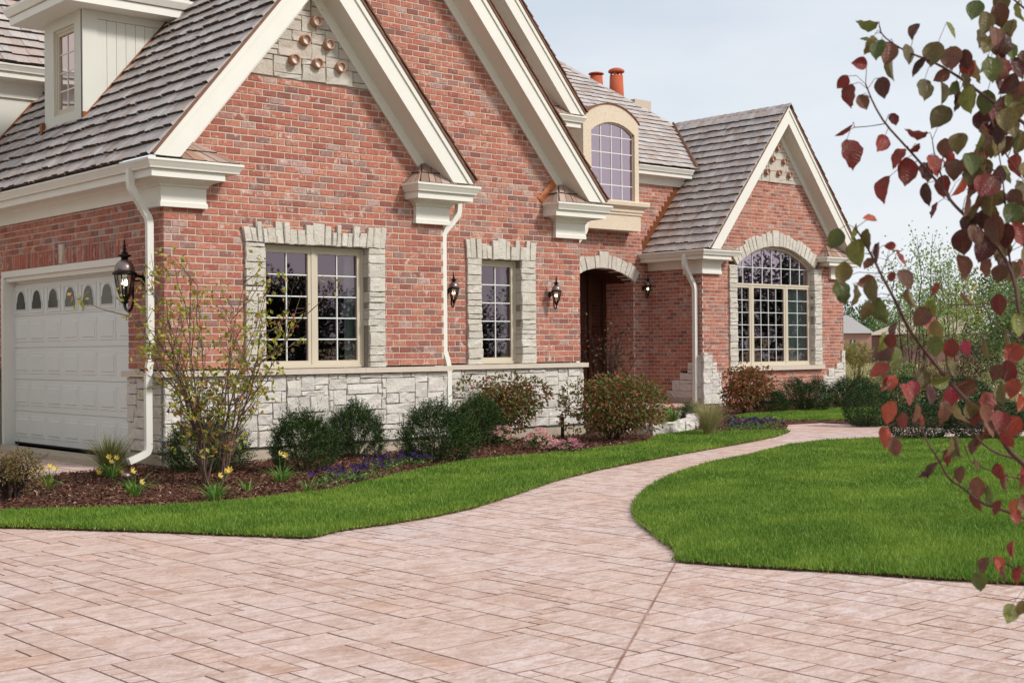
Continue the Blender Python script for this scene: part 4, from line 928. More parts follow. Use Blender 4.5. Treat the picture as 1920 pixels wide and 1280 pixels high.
# --- windows
def room(F, s0, s1, z0, z1, deep=2.2, parent=None):
    mb = MB(); a = [F.p(s, n, z) for n in (-.21, -deep) for s, z in ((s0, z0), (s1, z0), (s1, z1), (s0, z1))]
    mb.add(a, [(4, 5, 6, 7), (0, 1, 5, 4), (1, 2, 6, 5), (2, 3, 7, 6), (3, 0, 4, 7)]); return obj('dark_room', mb, 'interior', parent)
def frame_ring(F, mb, s0, s1, z0, z1, w, n0, n1):
    F.box(mb, s0, s0+w, n0, n1, z0, z1); F.box(mb, s1-w, s1, n0, n1, z0, z1); F.box(mb, s0+w, s1-w, n0, n1, z0, z0+w); F.box(mb, s0+w, s1-w, n0, n1, z1-w, z1)
PANES = {}
def pane(F, s0, s1, z0, z1, n, par, mat='glass'):
    mb = MB(); t = random.uniform(-.0012, .0012); t2 = random.uniform(-.0012, .0012)
    mb.add([F.p(s0, n+t+t2, z0), F.p(s1, n-t+t2, z0), F.p(s1, n-t-t2, z1), F.p(s0, n+t-t2, z1)], [(0, 1, 2, 3)]); return obj('pane', mb, mat, par)
def sash(F, s0, s1, z0, z1, cols, rows, par, fw=.055, n=-.13, mw=.016):
    mb = MB(); frame_ring(F, mb, s0, s1, z0, z1, fw, n-.03, n+.02); o = obj('sash', mb, 'beige', par)
    a, b, c, d = s0+fw, s1-fw, z0+fw, z1-fw
    for i in range(1, cols): x = a+(b-a)*i/cols; mb = MB(); F.box(mb, x-mw/2, x+mw/2, n-.012, n+.004, c, d); obj('muntin', mb, 'muntin', o if par is None else par)
    for j in range(1, rows): y = c+(d-c)*j/rows; mb = MB(); F.box(mb, a, b, n-.014, n+.002, y-mw/2, y+mw/2); obj('muntin', mb, 'muntin', par)
    for i in range(cols):
        for j in range(rows): pane(F, a+(b-a)*i/cols, a+(b-a)*(i+1)/cols, c+(d-c)*j/rows, c+(d-c)*(j+1)/rows, n-.012, par)
def window(F, s0, s1, z0, z1, lites, label, mull=.05):
    mb = MB(); frame_ring(F, mb, s0, s1, z0, z1, .045, -.18, -.095)
    for (a, b, *_), (c, d, *_2) in zip(lites, lites[1:]): F.box(mb, b-.002, c+.002, -.18, -.10, z0+.045, z1-.045)
    o = obj('window', mb, 'beige', house); o['label'] = label
    for a, b, cols, rows in lites: sash(F, a, b, z0+.045, z1-.045, cols, rows, o)
    room(F, s0-.5, s1+.5, z0-.6, z1+.2, 3., o); return o
window(F1, 1.446, 3.13, SILL+.005, 2.83, [(1.49, 2.265, 2, 5), (2.315, 3.085, 2, 5)], 'double casement window with white muntins')
w2 = window(F2, 5.886, 6.73, SILL+.005, 2.825, [(5.93, 6.685, 2, 5)], 'narrow casement window with white muntins')
# large arched window
z0, zt4, zs = .90, 2.93, 3.0
mb = MB(); frame_ring(F4, mb, 18.69, 21.87, z0, zs, .05, -.18, -.095); F4.box(mb, 19.40, 19.455, -.18, -.10, z0+.05, zs-.05); F4.box(mb, 20.805, 20.86, -.18, -.10, z0+.05, zs-.05)
w4 = obj('window', mb, 'beige', house); w4['label'] = 'large arched window with curtains behind'
for a, b, c in ((18.74, 19.40, 2), (19.455, 20.805, 4), (20.86, 21.82, 2)): sash(F4, a, b, z0+.05, zs-.05, c, 6, w4, .06)
mb = MB(); m = 22
def arcp(i, ins): s = AR4[0]-AR4[2]+2*AR4[2]*i/m; return s, arc_z(AR4, s, -ins)
for i in range(m):
    (a, az), (b, bz_) = arcp(i, 0), arcp(i+1, 0); P = [F4.p(a, -.10, az), F4.p(b, -.10, bz_), F4.p(b, -.10, bz_-.075), F4.p(a, -.10, az-.075)]; mb.prism(P, 0, (0, .08, 0))
F4.box(mb, 18.69, 18.75, -.18, -.10, zs, 3.40); F4.box(mb, 21.81, 21.87, -.18, -.10, zs, 3.40)
obj('arch_frame', mb, 'beige', w4)
for i in range(1, 8): x = 18.72+3.12*i/8; mb = MB(); F4.box(mb, x-.009, x+.009, -.142, -.126, zs, arc_z(AR4, x)-.06); obj('muntin', mb, 'muntin', w4)
mb = MB(); F4.box(mb, 18.73, 21.83, -.144, -.128, 3.40, 3.418); obj('muntin', mb, 'muntin', w4)
for i in range(8):
    x0, x1 = 18.72+3.12*i/8, 18.72+3.12*(i+1)/8; pane(F4, x0, x1, zs, 3.41, -.142, w4, 'mauveglass')
    za, zb = max(3.42, arc_z(AR4, x0)-.03), max(3.42, arc_z(AR4, x1)-.03); mb = MB(); mb.add([F4.p(x0, -.142, 3.41), F4.p(x1, -.142, 3.41), F4.p(x1, -.142, zb), F4.p(x0, -.142, za)], [(0, 1, 2, 3)]); obj('pane', mb, 'mauveglass', w4)
room(F4, 18.0, 22.6, .2, 4.2, 4., w4)
def curtain(F, s0, s1, z0, z1, n, par, flare=.0):
    k = 36; V = []
    for i in range(k+1):
        t = i/k; x = s0+(s1-s0)*t; nn = n+.035*math.sin(t*26)+.012*math.sin(t*61)
        V += [F.p(x-flare*(1-t), nn, z0), F.p(x, nn*.9+n*.1, z1)]
    mb = MB(); mb.add(V, [(2*i, 2*i+2, 2*i+3, 2*i+1) for i in range(k)]); return obj('curtain', mb, 'curtain', par, True)
curtain(F4, 21.2, 21.84, .85, 3.85, -.26, w4, .22); curtain(F4, 18.75, 18.92, .85, 3.6, -.32, w4); curtain(F1, 2.93, 3.12, 1.1, 2.8, -.3, None).parent = house; curtain(F2, 6.56, 6.72, 1.1, 2.8, -.3, None).parent = house
mb = MB(); F4.box(mb, 18.9, 20.9, -2.4, -1.5, .3, 1.22); obj('sofa_behind_glass', mb, 'inthing', w4)
mb = MB(); F4.box(mb, 18.9, 20.9, -2.4, -2.1, 1.22, 1.5); obj('sofa_back', mb, 'inthing', w4)

# --- garage door
gd = obj('garage_door', MB().box(.17, .23, .99, 5.32, .02, 2.53), 'door', house); gd['label'] = 'white sectional garage door with a row of small arched lights'
SH_ = .485
for r in range(5):
    za = .03+r*SH_; mb = MB(); G0.box(mb, 1.0, 5.30, -.175, -.15, za, za+SH_-.006); sec = obj('door_section', mb, 'door', gd)
    for i in range(7):
        c = 1.0+.04+(i+.5)*.603; w_, lo, hi = .50, za+.085, za+.085+.325
        if r < 4:
            v, q = chamfer_block(w_, hi-lo, .009, .006); A = np.c_[v[:, 0]+c-w_/2, v[:, 1]-.151, v[:, 2]+lo]; obj('raised_panel', npmesh('raised_panel', G0.arr(A), q), 'door', gd)
            v, q = chamfer_block(w_-.09, hi-lo-.09, .011, .010); A = np.c_[v[:, 0]+c-w_/2+.045, v[:, 1]-.1425, v[:, 2]+lo+.045]; obj('raised_panel', npmesh('raised_panel', G0.arr(A), q), 'door', gd)
        else:
            lo -= .045; mb = MB(); frame_ring(G0, mb, c-w_/2, c+w_/2, lo, hi+.01, .022, -.155, -.135); fr = obj('light_frame', mb, 'door', gd)
            lw, lh = .17, .29; base_z = lo+.06; pts = [(-lw, 0), (lw, 0), (lw, .09), (lw-.025, .12)] + [((lw-.03)*math.cos(t), .13+.145*math.sin(t)) for t in np.linspace(.1, math.pi-.1, 9)] + [(-lw+.025, .12), (-lw, .09)]
            obj('light_rim', MB().prism([G0.p(c+x*1.1, -.149, base_z-.008+z*1.07) for x, z in pts], 0, (-.012, 0, 0)), 'door', gd)
            mb = MB(); mb.add([G0.p(c+x, -.132, base_z+z) for x, z in pts], [tuple(range(len(pts)))]); obj('pane', mb, 'darkglass', gd) if 'darkglass' in MT else obj('pane', mb, 'glass', gd)
mb = MB(); G0.box(mb, 1.0, 5.3, -.175, -.145, .0, .032); obj('door_seal', mb, 'rubber', gd)
mb = MB(); G0.box(mb, .99, 5.33, -6.0, -5.9, -.1, 2.7); obj('garage_back_wall', mb, 'interior', house)

# --- entrance: recess, door, floor
VD = VA+1.02
mb = MB(); mb.add([(ARE[0]-1.13, VA+.02, 0), (ARE[0]-1.13, VD, 0), (ARE[0]-1.13, VD, 3.6), (ARE[0]-1.13, VA+.02, 3.6)], [(0, 1, 2, 3)]); mb = MB().box(ARE[0]-1.35, ARE[0]-1.14, VA+.21, VD, 0, 3.6); obj('entrance_reveal', mb, 'brick', house)
mb = MB()
for i in range(16):
    s0_, s1_ = ARE[0]-1.13+2.26*i/16, ARE[0]-1.13+2.26*(i+1)/16; za, zb = arc_z(ARE, s0_), arc_z(ARE, s1_); mb.prism([(s0_, VA+.02, za), (s1_, VA+.02, zb), (s1_, VA+.02, zb+.1), (s0_, VA+.02, za+.1)], 0, (0, 1.05, 0))
obj('entrance_vault', mb, 'wooddoor', house)
ed = obj('entrance_door', MB().box(ARE[0]-1.2, ARE[0]+1.2, VD, VD+.1, 0, 3.6), 'wooddoor', house); ed['label'] = 'dark wooden entrance door in the shaded arch'
for a, b in ((-1.0, -.72), (-.5, .42), (.66, .98)):
    mb = MB(); mb.box(ARE[0]+a, ARE[0]+b, VD-.03, VD-.001, .25, 1.0); obj('door_panel', mb, 'wooddoor', ed)
    mb = MB(); mb.add([(ARE[0]+a, VD-.012, 1.15), (ARE[0]+b, VD-.012, 1.15), (ARE[0]+b, VD-.012, 2.6), (ARE[0]+a, VD-.012, 2.6)], [(0, 1, 2, 3)]); obj('pane', mb, 'glass', ed)
for x in (-1.08, -.62, .54, 1.06): obj('door_stile', MB().box(ARE[0]+x-.06, ARE[0]+x+.06, VD-.06, VD-.002, 0, 3.3), 'wooddoor', ed)
tag(obj('entrance_step', MB().box(14.3, 17.3, 6.3, VD, -.1, .02), 'pave'), kind='structure')

# --- stucco bay over the entrance
VB = VA-.4; FB = WF('V', VB); AO = (15.69, 6.93, .955, .38); AI = (15.755, 6.62, .75, .26)
bay = obj('stucco_bay', MB().box(14.74, 16.64, VB+.12, VA+.9, 4.30, 6.90), 'stucco', house); bay['label'] = 'cream stucco bay with an arched window above the entrance'
mb = MB(); FB.box(mb, 14.735, 15.003, -.13, 0, 4.97, 6.62); obj('bay_pier', mb, 'stucco', bay); mb = MB(); FB.box(mb, 16.505, 16.645, -.13, 0, 4.97, 6.62); obj('bay_pier', mb, 'stucco', bay)
mb = MB(); mb2 = MB(); n = 30
for i in range(n):
    a, b = 14.735+1.91*i/n, 14.735+1.91*(i+1)/n
    lo = lambda s: arc_z(AI, s) if abs(s-AI[0]) < .75 else 6.62
    mb.prism([FB.p(a, 0, lo(a)), FB.p(b, 0, lo(b)), FB.p(b, 0, arc_z(AO, b)), FB.p(a, 0, arc_z(AO, a))], 0, (0, .13, 0))
    a2, b2 = 14.70+1.98*i/n, 14.70+1.98*(i+1)/n
    mb2.prism([FB.p(a2, .03, arc_z(AO, a2)), FB.p(b2, .03, arc_z(AO, b2)), FB.p(b2, .03, arc_z(AO, b2)+.025), FB.p(a2, .03, arc_z(AO, a2)+.025)], 0, (0, 1.6, 0))
obj('bay_arch', mb, 'stucco', bay); obj('copper_cap', mb2, 'copper', bay)
mb = MB(); loft(mb, FB, [(14.72, 16.72, -.1, .03, 4.65), (14.72, 16.72, -.1, .03, 4.69), (14.72, 16.75, -.1, .06, 4.72), (14.7, 16.75, -.1, .06, 4.78), (14.7, 16.80, -.1, .10, 4.82), (14.68, 16.86, -.1, .16, 4.86), (14.66, 16.88, -.1, .17, 4.94), (14.68, 16.86, -.1, .16, 4.97)]); obj('bay_sill', mb, 'stucco', bay)
mb = MB(); FB.box(mb, 14.735, 16.70, -.42, .0, 4.27, 4.65); obj('bay_apron', mb, 'stucco', bay)
mb = MB(); FB.box(mb, 15.003, 15.035, -.11, -.05, 4.97, 6.66); FB.box(mb, 16.475, 16.507, -.11, -.05, 4.97, 6.66); FB.box(mb, 15.03, 16.48, -.11, -.05, 4.97, 5.01)
for i in range(16):
    a, b = 15.005+1.5*i/16, 15.005+1.5*(i+1)/16; mb.prism([FB.p(a, -.05, arc_z(AI, a)+.005), FB.p(b, -.05, arc_z(AI, b)+.005), FB.p(b, -.05, arc_z(AI, b)-.035), FB.p(a, -.05, arc_z(AI, a)-.035)], 0, (0, .05, 0))
wb = obj('bay_window_frame', mb, 'beige', bay)
xs = [15.03+1.45*i/4 for i in range(5)]; zsb = [5.0, 5.36, 5.75, 6.14, 6.53]
for x in xs[1:-1]: mb = MB(); FB.box(mb, x-.011, x+.011, -.088, -.07, 5.0, arc_z(AI, x)-.02); obj('muntin', mb, 'muntin', bay)
for z in zsb[1:]: mb = MB(); FB.box(mb, 15.03, 16.48, -.09, -.072, z-.011, z+.011); obj('muntin', mb, 'muntin', bay)
for a, b in zip(xs, xs[1:]):
    for c, d in zip(zsb, zsb[1:]): pane(FB, a, b, c, d, -.085, bay, 'mauveglass')
    mb = MB(); mb.add([FB.p(a, -.085, 6.53), FB.p(b, -.085, 6.53), FB.p(b, -.085, arc_z(AI, b)-.01), FB.p(a, -.085, arc_z(AI, a)-.01)], [(0, 1, 2, 3)]); obj('pane', mb, 'mauveglass', bay)

# --- dormer on the garage roof
UD, D0, D1 = .45, 3.33, 4.68; GD = WF('U', UD); FD = WF('V', D0); ZS = 6.44
rz_ = lambda u: 3.82+(u+.37)*GA1[3]
dm = obj('dormer', MB().prism([(UD+.06, D0+.04, rz_(UD)-.15), (3.0, D0+.04, rz_(2.2)), (3.0, D0+.04, ZS+.1), (UD+.06, D0+.04, ZS+.1)], 0, (0, D1-D0-.06, 0)), 'siding', house); dm['label'] = 'small cream dormer with vertical siding and one window'
wl, wr, wz0, wz1 = 3.60, 4.34, 4.98, 6.28
for a, b, c, d in ((D0+.0, wl, rz_(UD)-.1, ZS), (wr, D1, rz_(UD)-.1, ZS), (wl, wr, wz1, ZS), (wl, wr, rz_(UD)-.1, wz0)): mb = MB(); GD.box(mb, a, b, -.05, .03, c, d); obj('dormer_face_board', mb, 'siding', dm)
mb = MB(); frame_ring(GD, mb, wl, wr, wz0, wz1, .05, -.04, .0); obj('dormer_window_frame', mb, 'beige', dm)
mb = MB(); frame_ring(GD, mb, wl+.05, wr-.05, wz0+.05, wz1-.05, .045, -.045, -.012); obj('dormer_sash', mb, 'beige', dm)
a, b, c, d = wl+.095, wr-.095, wz0+.095, wz1-.095
for i in range(2):
    for j in range(4): pane(GD, a+(b-a)*i/2, a+(b-a)*(i+1)/2, c+(d-c)*j/4, c+(d-c)*(j+1)/4, -.04, dm, 'dormerglass')
mb = MB(); GD.box(mb, wl+.06, wr-.06, -.058, -.052, wz0+.06, wz1-.06); obj('dark_backing', mb, 'interior', dm)
mb = MB(); GD.box(mb, (a+b)/2-.009, (a+b)/2+.009, -.04, -.03, c, d); obj('muntin', mb, 'muntin', dm)
for j in range(1, 4): mb = MB(); GD.box(mb, a, b, -.041, -.031, c+(d-c)*j/4-.009, c+(d-c)*j/4+.009); obj('muntin', mb, 'muntin', dm)
mb = MB(); FD.box(mb, UD-.03, UD+.20, -.03, .03, rz_(UD)-.1, ZS); obj('corner_board', mb, 'siding', dm)
x = UD+.205
while x < 2.2:
    zl = max(rz_(x), rz_(x)); q = [FD.p(x, .012, rz_(x)+.02), FD.p(x+.146, .012, rz_(x+.146)+.02), FD.p(x+.146, .012, ZS-.12), FD.p(x, .012, ZS-.12)]
    if q[1][2] < q[2][2]: obj('siding_board', MB().prism(q, 0, (0, .05, 0)), 'siding', dm)
    x += .152
mb = MB(); FD.box(mb, UD+.2, 2.4, -.03, .022, ZS-.115, ZS); obj('dormer_frieze', mb, 'siding', dm)
mb = MB(); mb.box(UD-.42, 3.2, D0-.38, D1+.38, ZS+.002, ZS+.12); obj('dormer_soffit', mb, 'trim', dm)
mb = MB(); loft(mb, WF('V', D0-.38), [(UD-.45, 3.2, -2.14, .03, ZS+.13), (UD-.5, 3.2, -2.19, .08, ZS+.22), (UD-.5, 3.2, -2.19, .08, ZS+.26)]); obj('gutter', mb, 'trim', dm)
mb = MB(); mb.add([(UD-.4, D0-.36, ZS+.25), (UD-.4, D1+.36, ZS+.25), (3.2, D1+.36, ZS+.25), (3.2, D0-.36, ZS+.25), (UD+.6, (D0+D1)/2, ZS+1.2), (3.2, (D0+D1)/2, ZS+1.2)], [(0, 1, 4), (0, 4, 5, 3), (1, 2, 5, 4)]); obj('dormer_roof', mb, 'shake', dm)
mb = MB(); sv = Vector((1, 0, GA1[3])).normalized(); a = Vector((UD+.02, D0-.02, rz_(UD+.02)+.03)); mb.prism([a, a+sv*2.6, a+sv*2.6+Vector((0, 0, .07)), a+Vector((0, 0, .07))], 0, (0, -.014, 0)); obj('copper_flashing', mb, 'copper', dm)
mb = MB(); a = Vector((UD-.035, D0-.05, rz_(UD-.03)+.0)); mb.box(UD-.045, UD+.05, D0-.07, D0-.035, rz_(UD), rz_(UD)+.13); obj('copper_flashing', mb, 'copper', dm)
mb = MB(); mb.box(UD-.09, UD-.03, D1-.02, D1+.06, rz_(UD)-.04, rz_(UD)+.12); obj('copper_flashing', mb, 'copper', dm)
mb = MB(); mb.box(UD-.05, UD-.031, D0, D1, rz_(UD)-.05, rz_(UD)-.0); obj('apron_flashing', mb, 'flash', dm)
mb = MB(); a = Vector((-.3, 6.70, rz_(-.3)+.03)); mb.prism([a, a+sv*4.2, a+sv*4.2+Vector((0, 0, .09)), a+Vector((0, 0, .09))], 0, (0, -.014, 0)); obj('copper_flashing', mb, 'copper', house)
# --- downspouts
def spout(pts, rad=.058, name='downspout', sh=True):
    o = obj(name, MB().tube(pts, rad, 4, True, math.pi/4), 'trim', house)
    return o
def smooth_path(pts, n=3):
    pts = [Vector(p) for p in pts]
    for _ in range(n):
        q = [pts[0]]
        for a, b in zip(pts, pts[1:]): q += [a.lerp(b, .25), a.lerp(b, .75)]
        pts = q+[pts[-1]]
    return pts
vd = onU(243, 330, -.36).y; vd2 = .16
P = smooth_path([(-.355, vd, 3.70), (-.355, vd, 3.50), (-.33, vd-.02, 3.42), (-.15, vd2+.05, 3.17), (-.115, vd2, 3.08), (-.115, vd2, 2.9)], 2) + [Vector((-.115, vd2, 1.5))] + smooth_path([(-.117, vd2, 1.3), (-.145, vd2, 1.16), (-.15, vd2, 1.0)], 2) + smooth_path([(-.15, vd2, .3), (-.15, vd2, .16), (-.2, vd2, .11), (-.42, vd2, .03)], 2)
spout(P)
def spout_r(u, v, zt, kick):
    P = smooth_path([(u+.36, v, zt), (u+.36, v, zt-.12), (u+.34, v, zt-.22), (u+.09, v+.01, zt-.46), (u+.06, v+.01, zt-.54), (u+.06, v+.01, zt-.7)], 2) + [Vector((u+.06, v+.01, 1.5))] + smooth_path([(u+.06, v+.01, 1.38), (u+.13, v+.01, 1.2), (u+.14, v+.01, 1.05)], 2) + [Vector((u+.14, v+.01, .1))]
    spout(P)
spout_r(W1, .07, 3.62, 0); spout_r(W2, 1.02, 3.62, 0)
v5 = onU(1283, 490, U4-.36).y; v6 = onU(1303, 600, U4-.07).y
P = smooth_path([(U4-.355, v5, 3.66), (U4-.355, v5, 3.40), (U4-.33, v5-.02, 3.3), (U4-.1, v6+.04, 2.98), (U4-.07, v6, 2.86), (U4-.07, v6, 2.7)], 2) + [Vector((U4-.07, v6, 1.5)), Vector((U4-.075, v6, .0))]
spout(P, .072)
mb = MB(); F2.box(mb, 7.62, 7.74, .05, .10, .60, .76); ob = obj('outlet_box', mb, 'trim', house)
mb = MB(); F2.box(mb, 7.67, 7.69, .10, .104, .66, .70); obj('outlet_cover', mb, 'flash', ob)

# ================================================================== WALL LANTERNS
def lantern_mesh():
    root = thing('wall_lantern', 'x', 'lantern')
    mb = MB(); mb.lathe([(.0, -.012), (.055, -.012), (.06, -.004), (.05, .012), (.03, .02), (.0, .022)], (0, 0, 0), 14, .8, 1.35)
    bp = np.array(mb.v); mb.v = [tuple(p) for p in np.c_[bp[:, 0], -bp[:, 2], bp[:, 1]*1.0]]; bpo = obj('back_plate', mb, 'black', root, True)
    arm = smooth_path([(0, -.01, .03), (0, -.09, .05), (0, -.13, 0), (0, -.13, -.16), (0, -.13, -.29), (0, -.175, -.36), (0, -.225, -.32), (0, -.225, -.25)], 2)
    obj('arm', MB().tube(arm, .016, 8), 'black', root, True)
    obj('arm_scroll', MB().tube(smooth_path([(0, -.12, .0), (0, -.08, -.02), (0, -.05, .0), (0, -.02, -.03)], 2), .010, 6), 'black', root, True)
    c = (0, -.225, -.27)
    obj('cup', MB().lathe([(.02, 0), (.045, .02), (.03, .04), (.05, .06), (.045, .075)], c, 14), 'black', root, True)
    gl = obj('glass', MB().lathe([(.045, .07), (.07, .13), (.098, .24), (.108, .31), (.106, .325)], c, 18), 'lampglass', root, True)
    for k in range(6):
        a = k*math.pi/3+.3; obj('rib', MB().tube([(c[0]+r*math.cos(a), c[1]+r*math.sin(a), c[2]+z) for r, z in ((.05, .07), (.073, .13), (.101, .24), (.111, .325))], .006, 5), 'black', root)
    obj('rim', MB().lathe([(.11, .318), (.135, .328), (.135, .338), (.12, .352), (.10, .352)], c, 20), 'black', root, True)
    obj('dome', MB().lathe([(.108, .348), (.112, .375), (.10, .42), (.075, .46), (.045, .48), (.04, .485)], c, 20), 'bronze', root, True)
    obj('chimney_collar', MB().lathe([(.04, .478), (.036, .51), (.075, .525), (.075, .535), (.035, .548), (.03, .57)], c, 16), 'black', root, True)
    obj('finial', MB().lathe([(.03, .565), (.012, .585), (.026, .60), (.012, .62), (.02, .64), (.007, .66), (.012, .68), (.003, .715)], c, 10), 'black', root, True)
    for k in range(3):
        a = k*2.094+.4; q = (c[0]+.028*math.cos(a), c[1]+.028*math.sin(a), c[2]); cd = obj('candle', MB().lathe([(.009, .08), (.009, .2)], q, 8), 'black', root)
        obj('bulb', MB().lathe([(.003, .2), (.0115, .22), (.010, .245), (.002, .272)], q, 8), 'flame', root, True)
    return root
L0 = lantern_mesh()
LS = [('U', (0, .53, 2.33), 1.16, 'large bronze wall lantern beside the garage door'), ('V', onV(838, 547, V2), .69, 'wall lantern between downspout and narrow window'), ('V', onV(1030, 552, V2), .69, 'wall lantern between narrow window and arched entrance'), ('V', onV(1205, 540, VA), .74, 'shaded wall lantern beyond the entrance arch')]
for i, (k, p, sc, lb) in enumerate(LS):
    o = L0 if i == 0 else dup(L0); tag(o, lb, 'lantern', 'wall lanterns along the house front')
    o.location = (p[0]-.016, p[1], p[2]) if k == 'U' else (p[0], p[1]-.016, p[2]); o.scale = (sc, sc, sc)
    o.rotation_euler[2] = -math.pi/2 if k == 'U' else 0

# ================================================================== PLANTS
def unit(A): return A/np.maximum(1e-9, np.linalg.norm(A, axis=1, keepdims=True))
def leafmesh(name, C, D, L, Wd, fold=.0):
    C, D = np.asarray(C, float), unit(np.asarray(D, float)); n = len(C); L = np.broadcast_to(L, n)[:, None]; Wd = np.broadcast_to(Wd, n)[:, None]
    r = unit(rng.normal(size=(n, 3))); S_ = unit(np.cross(D, r)); N = np.cross(S_, D)
    V = np.stack([C, C+D*L*.5+S_*Wd*.5+N*fold*L, C+D*L, C+D*L*.5-S_*Wd*.5+N*fold*L], 1).reshape(-1, 3)
    return npmesh(name, V, np.arange(4*n).reshape(-1, 4))
def sph(n, up=0.): 
    d = unit(rng.normal(size=(n, 3))); d[:, 2] = np.where(d[:, 2] < up, -d[:, 2], d[:, 2]); return d
def yew_mesh(seed, nshoot=1250, per=15):
    g = np.random.default_rng(seed); C, D = [], []
    az = g.uniform(0, 6.283, nshoot); zz = g.random(nshoot)**.85*.74; lump = 1+.14*np.sin(az*3+seed)+.1*np.sin(az*5+zz*9+seed*2)+g.normal(0, .05, nshoot)
    rr_ = np.interp(zz, [0, .15, .4, .6, .74], [.36, .44, .45, .34, .16])*lump*np.where(g.random(nshoot) < .72, g.uniform(.8, 1, nshoot), g.uniform(.1, .8, nshoot))
    base = np.c_[np.cos(az)*rr_, np.sin(az)*rr_, zz*(1+.12*np.sin(az*2+seed))]; d = unit(np.c_[np.cos(az), np.sin(az), zz*1.2])
    sd = unit(d*np.array([.75, .75, .35])+np.array([0, 0, .75])+g.normal(0, .22, (nshoot, 3))); sl_ = g.uniform(.10, .24, nshoot)
    long_ = g.random(nshoot) < .14; sl_[long_] *= 1.55
    for k in range(per):
        t = (k+.5)/per; p = base+sd*(sl_*t)[:, None]; r = unit(np.cross(sd, g.normal(size=(nshoot, 3))))
        C.append(p); D.append(unit(r*.8+sd*.7))
    C, D = np.concatenate(C), np.concatenate(D); return leafmesh('foliage', C, D, g.uniform(.028, .05, len(C)), .011)
YEW = [yew_mesh(s) for s in (3, 8, 15)]
for m in YEW: m.materials.append(MT['yew'])
stem_me = MB()
for k in range(7): a = k*.9; stem_me.tube([(0, 0, -.05), (.10*math.cos(a), .10*math.sin(a), .15), (.2*math.cos(a), .2*math.sin(a), .4)], [.014, .010, .005], 5)
STEM = stem_me.mesh('stem'); STEM.materials.append(MT['darkbark'])
def gpos(x, y): p = onZ(x, y, -.06); return Vector((p.x, p.y, -.06))
def at_v(x, v): p = onV(x, 800, v); return Vector((p.x, v, -.06))
def shrub(name, pos, w_, h_, mesh, label, cat='shrub', group=None, rz=None, stem=True):
    t = thing(name, label, cat, pos, group, rz if rz is not None else random.uniform(0, 6)); t.scale = (w_, w_, h_*(.86 if name == 'yew_shrub' else 1))
    obj('foliage', mesh, None, t)
    if stem: obj('stem', STEM, None, t)
    return t
YG = 'dark green yew shrubs along the house'
shrub('yew_shrub', gpos(385, 884), 1.0, .78, YEW[0], 'dark yew behind the twiggy bush at the corner downspout', 'shrub', YG)
shrub('yew_shrub', gpos(566, 884), .78, .95, YEW[1], 'dark yew shrub below the double window, nearer of its pair', 'shrub', YG)
shrub('yew_shrub', at_v(666, -.46), .78, .95, YEW[2], 'dark yew close to the limestone base, farther of its pair under the double window', 'shrub', YG)
shrub('yew_shrub', gpos(818, 866), .98, .98, YEW[0], 'broad dark yew in front of the corner downspout, beside purple pansies', 'shrub', YG, 2.1)
shrub('yew_shrub', at_v(896, -.22), .8, .98, YEW[1], 'dark yew tucked behind the broad yew, below the narrow window', 'shrub', YG, 4)
shrub('yew_shrub', gpos(1300, 792), .5, .5, YEW[2], 'small dark yew at the foot of the wing downspout', 'shrub', YG)
shrub('yew_shrub', gpos(1442, 773), .75, .68, YEW[1], 'small dark yew beside the rust coloured bush', 'shrub', YG, 1)
shrub('yew_shrub', gpos(1512, 770), 1.16, .92, YEW[0], 'dark yew below the large arched window', 'shrub', YG, 3)
shrub('yew_shrub', gpos(1600, 764), 1.12, .92, YEW[2], 'dark yew at the far corner of the arched window gable', 'shrub', YG, 5)
def box_mesh(seed, n=9000):
    g = np.random.default_rng(seed); d = unit(g.normal(size=(n, 3))); 
    f = np.where(g.random(n) < .8, g.uniform(.86, 1.02, n), g.uniform(.4, .86, n))*(1+.05*np.sin(d[:, 0]*9)*np.cos(d[:, 1]*8))
    C = d*f[:, None]*np.array([.5, .5, .56])+np.array([0, 0, .42]); C[:, 2] = np.maximum(C[:, 2], .01+.05*g.random(n))
    return leafmesh('foliage', C, d+g.normal(0, .6, (n, 3)), g.uniform(.03, .05, n), .022)
BOX = box_mesh(5); BOX.materials.append(MT['box'])
BG = 'clipped round box shrubs by the path'
shrub('box_shrub', gpos(1626, 797), .84, .78, BOX, 'round clipped dark green shrub where the path bends', 'shrub', BG)
shrub('box_shrub', gpos(1722, 822), .95, .6, BOX, 'low round dark shrub behind the red leaves, beyond the lawn', 'shrub', BG, 1)
shrub('box_shrub', gpos(1850, 822), 1.15, .66, BOX, 'wide low dark shrub behind the red leaves, at the picture edge', 'shrub', BG, 2)
shrub('box_shrub', gpos(1700, 776), 1.1, .8, BOX, 'dark rounded shrub beyond the bend of the path', 'shrub', BG, 3)
shrub('box_shrub', gpos(1800, 780), 1.3, .8, BOX, 'dark rounded shrub far beyond the lawn under the leaves', 'shrub', BG, 4)

